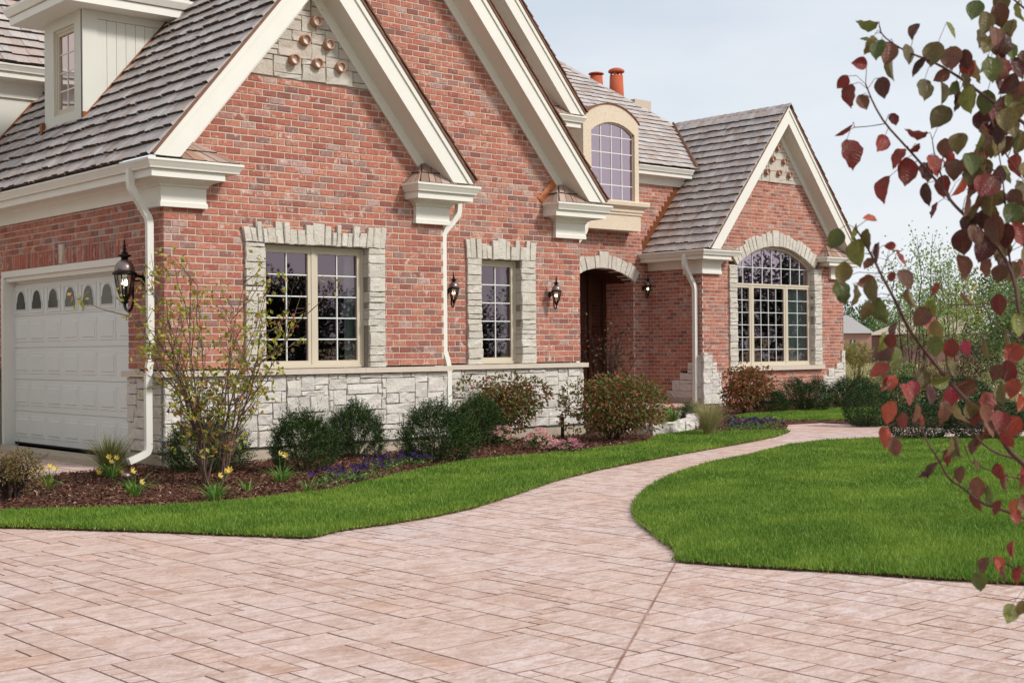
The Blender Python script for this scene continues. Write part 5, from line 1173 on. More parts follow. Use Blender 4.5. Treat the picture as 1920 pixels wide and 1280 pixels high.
def stems(g, n, h, spread, r0=.012, seg=5, base_r=.05, curve=.3):
    out = []
    for i in range(n):
        a = g.uniform(0, 6.283); s = spread*math.sqrt(g.uniform(.02, 1)); hh = h*g.uniform(.7, 1.0)*(1-.35*(s/spread)**2)
        P = []
        for k in range(seg+1):
            t = k/seg; r = base_r*(1-t)+s*(t**(1+curve)); P.append(np.array([math.cos(a)*r, math.sin(a)*r, hh*t])+g.normal(0, .012*(t > 0), 3)*h)
        out.append(P)
    return out
def side_twigs(g, P, n, lmin, lmax, up=.6):
    out = []
    for _ in range(n):
        k = g.integers(1, len(P)-1); t = g.random(); a = P[k]*(1-t)+P[k+1]*t; ax = P[k+1]-P[k]; ax = ax/np.linalg.norm(ax)
        d = ax*up+unit(g.normal(size=(1, 3)))[0]*.7; d /= np.linalg.norm(d); L = g.uniform(lmin, lmax); m = a+d*L*.5+g.normal(0, .01, 3); out.append([a, m, a+d*L+np.array([0, 0, L*.12])])
    return out
def bush_mesh(seed, n, w_, h_, leaf, lw=.6, lumps=9, hollow=.4, zmin=.12):
    g = np.random.default_rng(seed); cs = np.c_[g.uniform(-.5, .5, lumps)*w_*.62, g.uniform(-.5, .5, lumps)*w_*.62, g.uniform(.38, .72, lumps)*h_]; rs = g.uniform(.22, .34, lumps)*w_
    k = g.integers(0, lumps, n); d = unit(g.normal(size=(n, 3))); f = g.uniform(hollow, 1.05, n)**.5
    C = cs[k]+d*(rs[k]*f)[:, None]*np.array([1, 1, .85]); C[:, 2] = np.where(C[:, 2] < zmin*h_, g.uniform(zmin*h_, h_*.6, n), C[:, 2]); C[:, 2] = np.minimum(C[:, 2], h_*1.05)
    D = d*.7+g.normal(0, .5, (n, 3))+np.array([0, 0, -.15]); return leafmesh('foliage', C, D, g.uniform(.7, 1.3, n)*leaf, leaf*lw, .08)
def leafy_bush(name, pos, seed, n, w_, h_, leaf, mat, label, cat='bush', group=None, nst=9, bark='darkbark', **kw):
    t = thing(name, label, cat, pos, group); obj('foliage', bush_mesh(seed, n, w_, h_, leaf, **kw), mat, t); g = np.random.default_rng(seed+50); mb = MB()
    for P in stems(g, nst, h_*.8, w_*.4, .012):
        mb.tube(P, [.013*(1-.75*k/(len(P)-1)) for k in range(len(P))], 5)
        for T_ in side_twigs(g, P, 5, .1, .3): mb.tube(T_, [.005, .004, .002], 4)
    obj('stem', mb, bark, t); return t
leafy_bush('burning_bush', at_v(945, .15), 21, 3600, 1.25, 1.17, .062, 'burn', 'green bush turning red below the narrow window, beside pink sedum', group='bushes turning to autumn colour')
leafy_bush('burning_bush', gpos(1152, 826), 22, 5200, 1.62, 1.02, .062, 'burn', 'wide low bush turning rust red in front of the entrance', group='bushes turning to autumn colour', lumps=13)
leafy_bush('burning_bush', gpos(1398, 776), 23, 3200, 1.3, 1.06, .07, 'burnred', 'rust coloured bush at the corner of the arched window gable', group='bushes turning to autumn colour')
leafy_bush('brown_shrub', gpos(22, 938), 24, 2600, .62, .56, .03, 'brownshrub', 'fine brownish shrub at the bed end in front of the garage door', nst=16, hollow=.3)
leafy_bush('yellow_bush', atD(1606, 720, 46)*1.0, 25, 1500, 1.3, 1.9, .09, 'faryellow', 'yellow green bush beyond the house corner by the neighbour wall')

# --- twiggy multi-stemmed shrub with sparse yellowing leaves and red berries
t = thing('serviceberry', 'tall twiggy bush with sparse yellow leaves and red berries at the house corner', 'bush', gpos(404, 908)); g = np.random.default_rng(77)
mb = MB(); LC, LD, BC = [], [], []
ST = stems(g, 17, 2.6, 1.15, .02, 7, .12, .55)
for P in ST:
    mb.tube(P, [.0145*(1-.8*k/(len(P)-1)) for k in range(len(P))], 6)
    tw = side_twigs(g, P, 11, .18, .62, .9)
    for T_ in tw:
        mb.tube(T_, [.0065, .0045, .002], 4)
        for T2 in side_twigs(g, [T_[0], T_[1], T_[2]], 3, .08, .22, .7):
            mb.tube(T2, [.003, .0025, .0015], 3)
            if T2[2][2] > .75:
                for _ in range(g.integers(1, 5)): LC.append(T2[2]+g.normal(0, .03, 3)); LD.append(g.normal(size=3)+np.array([0, 0, -.2]))
                if g.random() < .35: BC.append(T2[2]+g.normal(0, .02, 3))
        if T_[2][2] > .6:
            for _ in range(g.integers(1, 4)): LC.append(T_[2]+g.normal(0, .03, 3)); LD.append(g.normal(size=3))
for _ in range(240): LC.append(np.array([g.uniform(-.45, .3), g.uniform(-.35, .35), g.uniform(.35, .85)])); LD.append(g.normal(size=3))
obj('stem', mb, 'redbark', t); obj('foliage', leafmesh('foliage', LC, LD, g.uniform(.045, .085, len(LC)), .04, .1), 'twigleaf', t)
mb = MB()
for p in BC: mb.lathe([(.002, -.008), (.009, 0), (.002, .009)], p, 5)
tag(obj('berries', mb, 'berry', t), kind='stuff')
# --- bronze twiggy small tree before the entrance
t = thing('bronze_tree', 'small twiggy bronze leaved tree in front of the dark entrance', 'tree', gpos(1140, 802)); g = np.random.default_rng(91); mb = MB(); LC, LD = [], []
for P in stems(g, 11, 2.35, .62, .014, 6, .05, .4):
    mb.tube(P, [.016*(1-.8*k/6) for k in range(7)], 5)
    for T_ in side_twigs(g, P, 12, .12, .4, .8):
        mb.tube(T_, [.005, .0035, .002], 4)
        for _ in range(g.integers(1, 5)): LC.append(T_[2]+g.normal(0, .05, 3)); LD.append(g.normal(size=3)+np.array([0, 0, -.4]))
obj('trunk', mb, 'darkbark', t); obj('crown', leafmesh('crown', LC, LD, g.uniform(.05, .085, len(LC)), .04, .1), 'bronzeleaf', t)

# --- ornamental grasses, day lilies: arching strap leaves
def straps(g, n, h, spread, wd, seg=5, droop=.6, base=.05):
    V, Q = [], []; o = 0
    for i in range(n):
        a = g.uniform(0, 6.283); L = h*g.uniform(.6, 1.1); s = spread*g.uniform(.15, 1); b = np.array([math.cos(a)*base*g.random(), math.sin(a)*base*g.random(), 0]); dr = droop*g.uniform(.5, 1.2)
        dxy = np.array([math.cos(a), math.sin(a), 0]); sd = np.array([-math.sin(a), math.cos(a), 0])
        for k in range(seg+1):
            tt = k/seg; p = b+dxy*s*tt**1.3+np.array([0, 0, L*(tt-dr*.5*tt**2.2)]); w = wd*(1-tt**2)*.5+.0006; V += [p-sd*w, p+sd*w]
        Q += [(o+2*k, o+2*k+1, o+2*k+3, o+2*k+2) for k in range(seg)]; o += 2*(seg+1)
    return npmesh('leaves', np.array(V), np.array(Q))
def tuft(name, pos, seed, n, h, spread, wd, mat, label, cat, group=None, droop=.6, base=.06):
    g = np.random.default_rng(seed); t = thing(name, label, cat, pos, group); obj('blades', straps(g, n, h, spread, wd, 5, droop, base), mat, t); return t
tuft('fountain_grass', gpos(1330, 816), 31, 900, .74, .42, .006, 'straw', 'straw coloured fountain grass where path meets entrance bed', 'grass', 'ornamental grass clumps', .75, .08)
tuft('fountain_grass', gpos(1238, 815), 32, 380, .5, .18, .006, 'straw', 'narrow straw coloured grass clump in front of the stone edging', 'grass', 'ornamental grass clumps', .5, .05)
tuft('fountain_grass', gpos(207, 893), 33, 650, .62, .36, .006, 'olivegrass', 'olive fountain grass beside the garage door', 'grass', 'ornamental grass clumps', .7, .07)
tuft('fountain_grass', gpos(1262, 796), 34, 120, .5, .3, .012, 'strap', 'green strappy leaves of the orange flowering plant by the entrance', 'plant', None, .6, .06)
def flower(g, pos, r, mat, parent, tilt, petals=6):
    mb = MB(); ax = Vector((g.normal(0, .5), -.6+g.normal(0, .4), .7)).normalized() if tilt is None else Vector(tilt).normalized()
    x = ax.orthogonal().normalized(); y = ax.cross(x)
    for k in range(petals):
        a = 2*math.pi*k/petals; d = x*math.cos(a)+y*math.sin(a); s = ax.cross(d); p = Vector(pos)
        mb.add([p, p+d*r*.5+s*r*.24+ax*r*.45, p+d*r*(.8 if petals == 6 else 1.0)+ax*r*(.95 if petals == 6 else .5), p+d*r*.5-s*r*.24+ax*r*.45], [(0, 1, 2, 3)])
    return obj('flower', mb, mat, parent)
def lily(px_, py_, flowers, seed, label, nleaf=34, h=.34, fmat='yellow'):
    b = gpos(px_, py_); g = np.random.default_rng(seed); t = thing('day_lily', label, 'flower', b, 'yellow day lilies in the mulch bed'); obj('leaves', straps(g, int(nleaf*1.5), h, .34, .016, 5, 1.25, .07), 'strap', t)
    dist = (b-CP).dot(CF)
    for (fx, fy) in flowers:
        p = atD(fx, fy, dist+g.uniform(-.08, .08))-b; obj('stalk', MB().tube([(g.uniform(-.02, .02), 0, 0), (p.x*.5, p.y*.5, p.z*.6), tuple(p)], .0035, 4), 'strap', t); flower(g, p, .048, fmat, t, None)
    return t
lily(212, 897, [(204, 858), (217, 860), (207, 868), (180, 884), (186, 889), (226, 887)], 41, 'day lily with many yellow blooms in front of the olive grass')
lily(92, 918, [(57, 884), (79, 880), (92, 877), (106, 880)], 42, 'day lily with three raised yellow blooms near the garage apron', 12)
lily(252, 930, [(246, 885), (262, 905)], 43, 'day lily clump with two yellow blooms between grass and twiggy bush')
lily(403, 940, [(409, 893), (421, 887), (431, 883)], 44, 'day lily with three clustered yellow blooms at the foot of the twiggy bush', 40)
lily(528, 905, [(523, 853), (537, 855)], 45, 'day lily with two tall yellow blooms in front of a yew', 46, .3)
tuft('lily_tuft', gpos(466, 925), 46, 22, .24, .18, .014, 'strap', 'small green strap leaved tuft without blooms at the grass edge', 'plant', None, .8, .04)
tuft('lily_tuft', gpos(578, 923), 47, 20, .2, .18, .014, 'strap', 'small green tuft without blooms beside the purple pansies', 'plant', None, .8, .04)
# --- pansies
def pansy(pos, seed, label, group):
    g = np.random.default_rng(seed); t = thing('pansy_plant', label, 'flower', pos, group); n = 42; C = np.c_[g.normal(0, .07, (n, 2)), g.uniform(.01, .10, n)]
    obj('leaves', leafmesh('leaves', C, g.normal(size=(n, 3))+np.array([0, 0, .6]), g.uniform(.03, .05, n), .022, .1), 'pansyleaf', t)
    for _ in range(g.integers(3, 7)): flower(g, (g.normal(0, .075), g.normal(0, .075), g.uniform(.10, .18)), .037, 'purple', t, None, 5)
k = 0
for i in range(26):
    tt = (i+random.uniform(-.3, .3))/26; x = 604+225*tt; y = 921-56*tt - random.uniform(-2, 17)*(1-.3*abs(tt-.5)); pansy(gpos(x, y), 200+i, 'purple pansy in the row between yews and grass strip', 'purple pansies along the grass strip')
for i in range(24):
    x = random.uniform(1362, 1466); y = 802+random.uniform(-11, 9)*(1-.4*(x-1362)/104) + 3*(x-1362)/104; pansy(gpos(x, y), 300+i, 'purple pansy in the cluster beside the fountain grass at the path', 'purple pansies beside the path')
# --- pink sedum
def sedum(px_, py_, w_, h_, seed, label, mat):
    g = np.random.default_rng(seed); t = thing('sedum', label, 'flower', gpos(px_, py_), 'pink sedum in the bed'); n = 320; d = sph(n, 0); C = d*np.array([w_*.5, w_*.5, h_*.55])*g.uniform(.4, 1, (n, 1))+np.array([0, 0, h_*.15])
    obj('leaves', leafmesh('leaves', C, d+np.array([0, 0, .3]), g.uniform(.04, .06, n), .03, .1), 'pansyleaf', t)
    nh = 26; d = sph(nh, .15); mb = MB(); FC, FD = [], []
    for q in d:
        c = q*np.array([w_*.48, w_*.48, h_*.62])+np.array([0, 0, h_*.3]); m = 55; r = g.normal(0, .024, (m, 3))*np.array([1, 1, .45]); FC.append(c+r); FD.append(r*20+np.array([0, 0, 1.0])+g.normal(0, .5, (m, 3)))
    obj('flower_heads', leafmesh('flower_heads', np.concatenate(FC), np.concatenate(FD), .018, .016), mat, t)
sedum(941, 838, .34, .34, 51, 'pink sedum beside the dark yew, farthest from the entrance bush', 'pinkfl')
sedum(1011, 843, .36, .32, 52, 'pink sedum with tall pale heads, middle one of three', 'pinkfl')
sedum(1067, 848, .30, .20, 53, 'low deep pink sedum, nearest to the entrance bush', 'pinkfl2')
sedum(1040, 846, .16, .16, 54, 'tiny pink sedum offshoot between two larger ones', 'pinkfl')
t = thing('orange_flower', 'orange red blooms beside the entrance bush', 'flower', gpos(1254, 795)); g = np.random.default_rng(60); b = gpos(1254, 795)
for fx, fy in ((1252, 758), (1258, 762), (1247, 772), (1260, 773), (1240, 755)): p = atD(fx, fy, (b-CP).dot(CF))-b; obj('stalk', MB().tube([(0, 0, 0), tuple(p)], .004, 4), 'strap', t); flower(g, p, .06, 'orange', t, None)
# --- pale stone edging, path lights
t = thing('stone_edging', 'low curved edging of pale rough stones before the entrance', 'edging', gpos(1245, 812))
EP = [(1176, 811, .26), (1204, 814, .34), (1234, 815, .3), (1262, 812, .32), (1284, 807, .26), (1298, 800, .3), (1294, 792, .3), (1272, 788, .3)]
for i, (x, y, L_) in enumerate(EP):
    p = gpos(x, y)-t.location; nx = EP[min(i+1, len(EP)-1)]; pv = EP[max(i-1, 0)]; q = gpos(nx[0], nx[1])-gpos(pv[0], pv[1]); bm = bmesh.new(); bmesh.ops.create_cube(bm, size=1); bmesh.ops.subdivide_edges(bm, edges=bm.edges, cuts=3, use_grid_fill=True)
    for v in bm.verts: v.co = Vector((v.co.x*max(L_, q.length*.46), v.co.y*.22, v.co.z*.19))*(1+random.uniform(-.05, .05))+Vector((random.uniform(-.012, .012),)*3)
    me = bpy.data.meshes.new('edging_stone'); bm.to_mesh(me); bm.free(); o = obj('edging_stone', me, 'stone', t); o.location = p+Vector((0, 0, .09)); o.rotation_euler[2] = math.atan2(q.y, q.x)
def path_light(x, y, h, label, hd):
    t = thing('path_light', label, 'light', gpos(x, y), 'black garden lights in the bed'); obj('post', MB().lathe([(.03, -.05), (.03, h), (.027, h+.005)], (0, 0, 0), 12), 'black', t)
    obj('hood', MB().lathe([(.03, h), (.06*hd, h+.015), (.065*hd, h+.04), (.03, h+.06), (.005, h+.065)], (0, 0, 0), 14), 'bronze', t, True)
path_light(1055, 822, .32, 'black post light between sedum and the entrance bush', 1.0); path_light(237, 918, .12, 'stubby black spotlight among the day lilies', .8)

# ================================================================== BACKGROUND
def tree(name, pos, h, cw, n, leaf, mat, label, seed, group=None, lumps=14, clear=.18, bark='bark', th=.05):
    g = np.random.default_rng(seed); t = thing(name, label, 'tree', pos, group)
    cs = np.c_[g.normal(0, .26, (lumps, 2))*cw, g.uniform(clear+.12, .9, lumps)*h]; cs[:, :2] *= (1.15-.7*np.abs(cs[:, 2:3]/h-.5)); rs = g.uniform(.16, .28, lumps)*cw
    k = g.integers(0, lumps, n); d = unit(g.normal(size=(n, 3))); C = cs[k]+d*(rs[k]*g.uniform(.3, 1.05, n)**.6)[:, None]; C[:, 2] = np.clip(C[:, 2], clear*h*.6, h*1.02)
    obj('crown', leafmesh('crown', C, d+g.normal(0, .6, (n, 3)), g.uniform(.7, 1.4, n)*leaf, leaf*.6, .08), mat, t); mb = MB()
    mb.tube([(0, 0, -.3), (.03*h*g.normal(), .03*h*g.normal(), h*.35), (0, 0, h*.8)], [th*h*.5, th*h*.35, th*h*.1], 8)
    for c in cs: mb.tube([(0, 0, c[2]*.45), tuple((c+np.array([0, 0, c[2]*.45]))*np.array([.45, .45, .55])), tuple(c)], [th*h*.16, th*h*.1, th*h*.03], 5)
    obj('trunk', mb, bark, t); return t
def far(x, dist, z=-.2): p = atD(x, 650, dist); return Vector((p.x, p.y, z))
FT = 'trees on the far side of the field'
for i, (x, dist, h, cw, mt, lb) in enumerate([
    (1588, 120, 5.4, 4.5, 'fardark', 'dark far tree rising behind the neighbour roof, next to the house corner'), (1640, 135, 4.8, 6, 'farleaf', 'pale far tree behind the tan neighbour roof'),
    (1695, 125, 5.4, 7, 'farleaf', 'low rounded far tree behind the sparse birch'), (1745, 120, 4.7, 6, 'faryellow', 'yellowing far tree between birch and dense tree'), (1785, 130, 6.2, 7, 'farleaf', 'grey green far tree behind the branches'),
    (1835, 110, 7.4, 6.5, 'faryellow', 'yellow green far tree topping the dense green tree'), (1915, 120, 8.2, 8, 'fardark', 'dark far tree at the picture edge')]):
    tree('far_tree', far(x, dist), h, cw, 2600, .26, mt, lb, 400+i, FT, clear=.05)
tree('green_tree', far(1868, 58, -.2), 4.7, 4.6, 6500, .13, 'fardark', 'dense green tree beyond the lawn behind the red leaves', 420, clear=.08)
tree('green_tree', far(1925, 50, -.2), 4.2, 3.4, 4000, .12, 'farleaf', 'lighter green tree at the picture edge behind the red leaves', 421, clear=.08)
def birch(x, dist, h, spread, seed, label, n=7, tw=16, lf=.105):
    g = np.random.default_rng(seed); t = thing('sparse_tree', label, 'tree', far(x, dist), 'sparse young trees beyond the house'); mb = MB(); LC, LD = [], []
    for P in stems(g, n, h, spread, .03, 7, .25, .2):
        mb.tube(P, [.035*(1-.85*k/7) for k in range(8)], 5)
        for T_ in side_twigs(g, P, tw, .3, .9, .9):
            mb.tube(T_, [.010, .007, .003], 3)
            for _ in range(g.integers(10, 22)): LC.append(T_[2]*g.uniform(.88, 1)+g.normal(0, .2, 3)); LD.append(g.normal(size=3)+np.array([0, 0, -.5]))
    obj('trunk', mb, 'bark', t); LC = np.array(LC); k = LC[:, 2] > h*.25; obj('crown', leafmesh('crown', LC[k], np.array(LD)[k], g.uniform(.7, 1.2, k.sum())*lf, lf*.6, .08), 'birchleaf', t)
birch(1712, 45, 6.1, 1.25, 431, 'sparse tall young tree with small pale leaves against the sky', 9, 20)
birch(1790, 47, 5.9, 1.15, 432, 'sparse young tree beside the taller one, behind the branches', 7, 17)
def nbox(mb, x0, x1, y0, y1, dist, deep):             # facing box measured at a distance
    a, b = atD(x0, y1, dist), atD(x1, y0, dist); return a, b
t = thing('neighbour_house', 'distant pink brick house with a grey hipped roof', 'house', far(1605, 100, -.2)); b0 = t.location
def rel(x, y, dist): return atD(x, y, dist)-b0
a, b = rel(1560, 625, 100), rel(1634, 625, 100); dirv = (b-a); dirv.z = 0; nrm = Vector((dirv.y, -dirv.x, 0)).normalized(); zc = a.z
back = -nrm*5; mb = MB(); A0, B0 = Vector((a.x, a.y, -1.2)), Vector((b.x, b.y, -1.2)); mb.prism([A0, B0, B0+back, A0+back], 0, (0, 0, zc+1.2)); obj('wall', mb, 'farbrick', t)
A1, B1 = Vector((a.x, a.y, zc))+nrm*.25-dirv*.02, Vector((b.x, b.y, zc))+nrm*.25+dirv*.06; rz1 = rel(1600, 590, 101).z
mb = MB(); C1, D1_ = B1+back*1.1, A1+back*1.1; R1_, R2_ = A1.lerp(C1, .5).lerp(A1.lerp(D1_, .5), .6), B1.lerp(D1_, .5).lerp(B1.lerp(C1, .5), .2); R1_.z = R2_.z = rz1
mb.add([A1, B1, C1, D1_, R1_, R2_], [(0, 1, 5, 4), (1, 2, 5), (2, 3, 4, 5), (3, 0, 4), (0, 3, 2, 1)]); obj('roof', mb, 'farroof', t)
p, q = rel(1593, 637, 99.7), rel(1604, 661, 99.7); d_ = Vector((q.x-p.x, q.y-p.y, 0)); P_ = [Vector((p.x, p.y, q.z)), Vector((p.x, p.y, q.z))+d_, Vector((p.x, p.y, p.z))+d_, Vector((p.x, p.y, p.z))]
wn_ = obj('window', MB().prism(P_, 0, nrm*.06), 'fargl', t); P2 = [P_[0]-Vector((0, 0, .07))-d_*.12, P_[1]-Vector((0, 0, .07))+d_*.12, P_[1]+d_*.12, P_[0]-d_*.12]; obj('sill', MB().prism(P2, 0, nrm*.12), 'trim', wn_)
obj('mullion', MB().prism([P_[0]+d_*.44+nrm*.07, P_[0]+d_*.56+nrm*.07, P_[3]+d_*.56+nrm*.07, P_[3]+d_*.44+nrm*.07], 0, nrm*.02), 'trim', wn_)
t = thing('neighbour_house', 'distant house with a tan roof and shaded brown wall', 'house', far(1660, 104, -.2)); b0 = t.location
a, b = rel(1632, 627, 106), rel(1700, 640, 96); a.z = b.z = rel(1640, 628, 104).z; dirv = b-a; nrm = Vector((dirv.y, -dirv.x, 0)).normalized(); back = -nrm*6
mb = MB(); A0, B0 = Vector((a.x, a.y, -1.2)), Vector((b.x, b.y, -1.2)); mb.prism([A0, B0, B0+back, A0+back], 0, (0, 0, a.z+1.2)); obj('wall', mb, 'farbrown', t)
mb = MB(); A1, B1 = a+nrm*.3-dirv*.06, b+nrm*.3; C1, D1_ = B1+back*1.1, A1+back*1.1; R1_, R2_ = A1.lerp(D1_, .5)+dirv*.1, B1.lerp(C1, .5); R1_.z = R2_.z = rel(1645, 597, 106).z
mb.add([A1, B1, C1, D1_, R1_, R2_], [(0, 1, 5, 4), (1, 2, 5), (2, 3, 4, 5), (3, 0, 4), (0, 3, 2, 1)]); obj('roof', mb, 'fartan', t)
# rough meadow, stones, utility box beyond the path
def meadow(n):
    x = rng.uniform(1560, 2050, n); dist = rng.uniform(34, 110, n)**1.0; P = np.array([tuple(atD(a, 650, d)) for a, d in zip(x, dist)]); P[:, 2] = -.22
    h = rng.uniform(.15, .6, n); V = []; a = rng.uniform(0, 6.28, n); w_ = rng.uniform(.03, .09, n); dx = np.c_[np.cos(a)*w_, np.sin(a)*w_, 0*a]; l = np.c_[rng.normal(0, .12, (n, 2)), h]
    return npmesh('meadow', np.stack([P-dx, P+dx, P+l], 1).reshape(-1, 3), np.arange(3*n).reshape(-1, 3))
tag(obj('meadow_grass', meadow(26000), 'straw'), 'dry straw coloured meadow grass beyond the garden', 'grass', kind='stuff')
SHR = [(1668, 40, 1.3, 1.3, 'farleaf', 'loose green shrub beyond the path below the neighbour wall'), (1745, 42, 1.6, 1.0, 'brownshrub', 'brownish undergrowth shrub at the meadow edge'), (1800, 40, 1.5, 1.2, 'bronzeleaf', 'bronze shrub at the meadow edge behind the branches'), (1880, 38, 1.6, .9, 'farleaf', 'green shrub at the meadow edge, near the picture edge')]
for i, (x, d_, w_, h_, mt, lb) in enumerate(SHR): leafy_bush('meadow_shrub', far(x, d_, -.15), 440+i, 1500, w_, h_, .07, mt, lb, 'shrub', 'shrubs at the meadow edge')
for i, (x, d_, r, lb) in enumerate(((1815, 40, .5, 'large tan boulder at the meadow edge'), (1848, 39, .38, 'smaller tan boulder beside the large one'), (1895, 36, .3, 'low tan boulder near the picture edge'))):
    bm = bmesh.new(); bmesh.ops.create_icosphere(bm, subdivisions=3, radius=r)
    for v in bm.verts: v.co = Vector((v.co.x*1.5, v.co.y, v.co.z*.6))*(1+.12*math.sin(v.co.x*9+i)+.1*math.cos(v.co.y*11))+Vector((0, 0, random.uniform(-.02, .02)))
    me = bpy.data.meshes.new('boulder'); bm.to_mesh(me); bm.free(); o = obj('boulder', me, 'rockpale'); o.location = far(x, d_, 0); tag(o, lb, 'boulder', 'boulders at the meadow edge')
# trees across the street, behind the photographer: they show in the window panes
MIR = [(22, -50, 6.4, 6), (27, -46, 7.2, 6), (31, -47, 5.6, 6), (35, -42, 5.0, 6), (40, -43, 6.4, 6.5), (45, -38, 5.4, 6), (50, -36, 6.0, 6.5), (55, -31, 6.2, 6), (60, -30, 7.0, 6.5), (66, -26, 8.4, 7), (71, -22, 8.8, 7), (76, -17, 7.4, 7), (17, -53, 5.2, 6), (12, -56, 5.0, 6)]
t0 = None
for i, (x, y, h, cw) in enumerate(MIR):
    if t0 is None: t0 = t = tree('street_tree', Vector((x, y, -.2)), 6., 6., 12000, .2, 'streetleaf', 'dark leafy tree across the street, mirrored in the window panes', 470, 'trees mirrored in the windows', 34, .0)
    else: t = dup(t0); t.location = (x, y, -.2)
    t.rotation_euler[2] = i*1.3; t.scale = (cw/6, cw/6, h/6)

t0 = None  # unseen trees put in to hold sky light off the garage side
for i, (x, y, h, cw) in enumerate([(-15.5, -6, 7.5, 6.5), (-15.5, -.5, 8, 6.5), (-16.5, 5, 8, 6.5)]):
    if t0 is None: t0 = t = tree('sky_blocker_tree', Vector((x, y, -.2)), 10., 7., 12000, .3, 'fardark', 'tall dark tree beside the drive, added out of view to shade the garage wall and mirror in its door lights', 480, 'unseen trees added beside the drive', 34, .0)
    else: t = dup(t0); t.location = (x, y, -.2)
    t.rotation_euler[2] = i*1.7; t.scale = (cw/7, cw/7, h/10)

# ================================================================== PEAR TREE IN FRONT: branches reach into the picture from its trunk outside the frame
PB = {
 'A': (3.9, [(2120, 1010), (1990, 920), (1905, 862), (1866, 806), (1799, 737), (1761, 692), (1720, 640), (1697, 605), (1679, 564), (1656, 522), (1638, 486), (1616, 446), (1604, 428)], .0085),
 'B': (4.1, [(2100, 800), (1960, 700), (1919, 636), (1911, 590), (1904, 530), (1878, 470), (1844, 439), (1810, 405), (1784, 379), (1761, 345), (1731, 311), (1698, 274), (1660, 233), (1638, 196), (1623, 158)], .008),
 'C': (4.2, [(2120, 420), (1980, 280), (1920, 230), (1878, 203), (1840, 176), (1806, 150), (1773, 129), (1743, 113), (1713, 103), (1683, 88), (1653, 66), (1649, 49)], .007),
 'F': (3.7, [(2120, 1100), (1990, 1000), (1912, 967), (1879, 955), (1839, 943), (1806, 914), (1778, 898), (1758, 858), (1741, 833), (1725, 793)], .006),
 'G': (3.9, [(1900, 858), (1867, 849), (1839, 829), (1810, 797)], .005), 'H': (3.85, [(1985, 940), (1916, 898), (1880, 890), (1847, 878), (1820, 866)], .004),
 'I': (4.3, [(2000, 552), (1915, 561), (1878, 566), (1825, 572), (1772, 571)], .0045), 'J': (4.2, [(2010, 690), (1915, 639), (1862, 605), (1847, 579)], .004),
 'K': (4.3, [(2090, 130), (1980, 60), (1925, 20), (1890, -10), (1850, -40)], .006), 'L': (4.2, [(1784, 379), (1765, 330), (1752, 290), (1748, 262)], .0035), 'N': (4.1, [(1904, 530), (1893, 496), (1886, 400), (1880, 330), (1868, 260)], .0045),
 'O': (4.2, [(2000, 120), (1930, 110), (1895, 100), (1860, 90)], .004), 'Q': (3.7, [(2080, 1190), (1990, 1120), (1930, 1080), (1900, 1062), (1865, 1050)], .0045), 'S': (3.95, [(2030, 800), (1960, 720), (1920, 700), (1890, 690), (1870, 672)], .004),
 'U': (4.25, [(1840, 176), (1860, 230), (1880, 280), (1920, 340)], .0045), 'W': (4.3, [(1660, 232), (1630, 237), (1602, 239)], .002), 'X': (4.15, [(1731, 311), (1760, 290), (1790, 330), (1835, 300), (1880, 330)], .003)}
pb = atD(2420, 1500, 4.2); pb.z = -.06
pear = thing('pear_tree', 'ornamental pear with red and green autumn leaves, its branches crossing the picture edge', 'tree', pb)
tp = [Vector((0, 0, -.05)), Vector((.02, .03, 1.0)), Vector((-.03, .0, 2.0)), Vector((.02, .02, 3.4))]
obj('trunk', MB().tube(tp, [.06, .05, .042, .018], 10), 'bark', pear, True)
BPT = []
for nm, (Zd, pts, r0) in PB.items():
    P3 = [atD(x, y, Zd+.12*math.sin(i*1.3+len(nm)))-pb for i, (x, y) in enumerate(pts)]
    if pts[0][0] > 1970: P3 = [Vector((0, 0, max(.6, min(3.2, P3[0].z-.25))))] + P3
    P3 = smooth_path(P3, 1); n = len(P3); obj('branch', MB().tube(P3, [max(.0016, r0*(1-.75*k/n)) for k in range(n)], 6), 'branchbark', pear, True)
    BPT += [(p+pb, Zd) for p in P3]
BX, BY, BZ = projd([tuple(p) for p, z in BPT])
def leaf_me(seed):
    g = np.random.default_rng(seed); rows = [(0, 0), (.03, .09), (.09, .19), (.18, .28), (.3, .345), (.43, .36), (.56, .335), (.68, .28), (.78, .21), (.87, .12), (.93, .055), (1.0, .0)]; V = []; cur = g.uniform(-.7, .5); cup = g.uniform(.15, .75); wv = g.uniform(.01, .05)
    for i, (t, w_) in enumerate(rows):
        z = cur*(t-.3)**2; V += [(-w_*.98, t, z+cup*w_*.9+wv*math.sin(i*2.3+seed)), (-w_*.5, t, z+cup*w_*.35), (0, t, z), (w_*.5, t, z+cup*w_*.35), (w_*.98, t, z+cup*w_*.9-wv*math.cos(i*1.9+seed))]
    Q = [(i*5+j, i*5+j+1, (i+1)*5+j+1, (i+1)*5+j) for i in range(len(rows)-1) for j in range(4)]
    me = npmesh('leaf', np.array(V), np.array(Q), True); me.materials.append(MT['pear']); return me
LM = [leaf_me(s) for s in range(7)]
PAL = {'G': ('#69763a', '#82883f', '#586833'), 'O': ('#75683d', '#695f39', '#847645'), 'B': ('#774b3c', '#673f33', '#875746'), 'R': ('#8c3130', '#76292b', '#9e3a36'), 'D': ('#4a1d22', '#562426', '#40191d'), 'T': ('#b84c38', '#c65c42', '#a64232'), 'M': ('#aa3448', '#962c40', '#b84054'), 'Y': ('#868c3c', '#787f34', '#949446')}
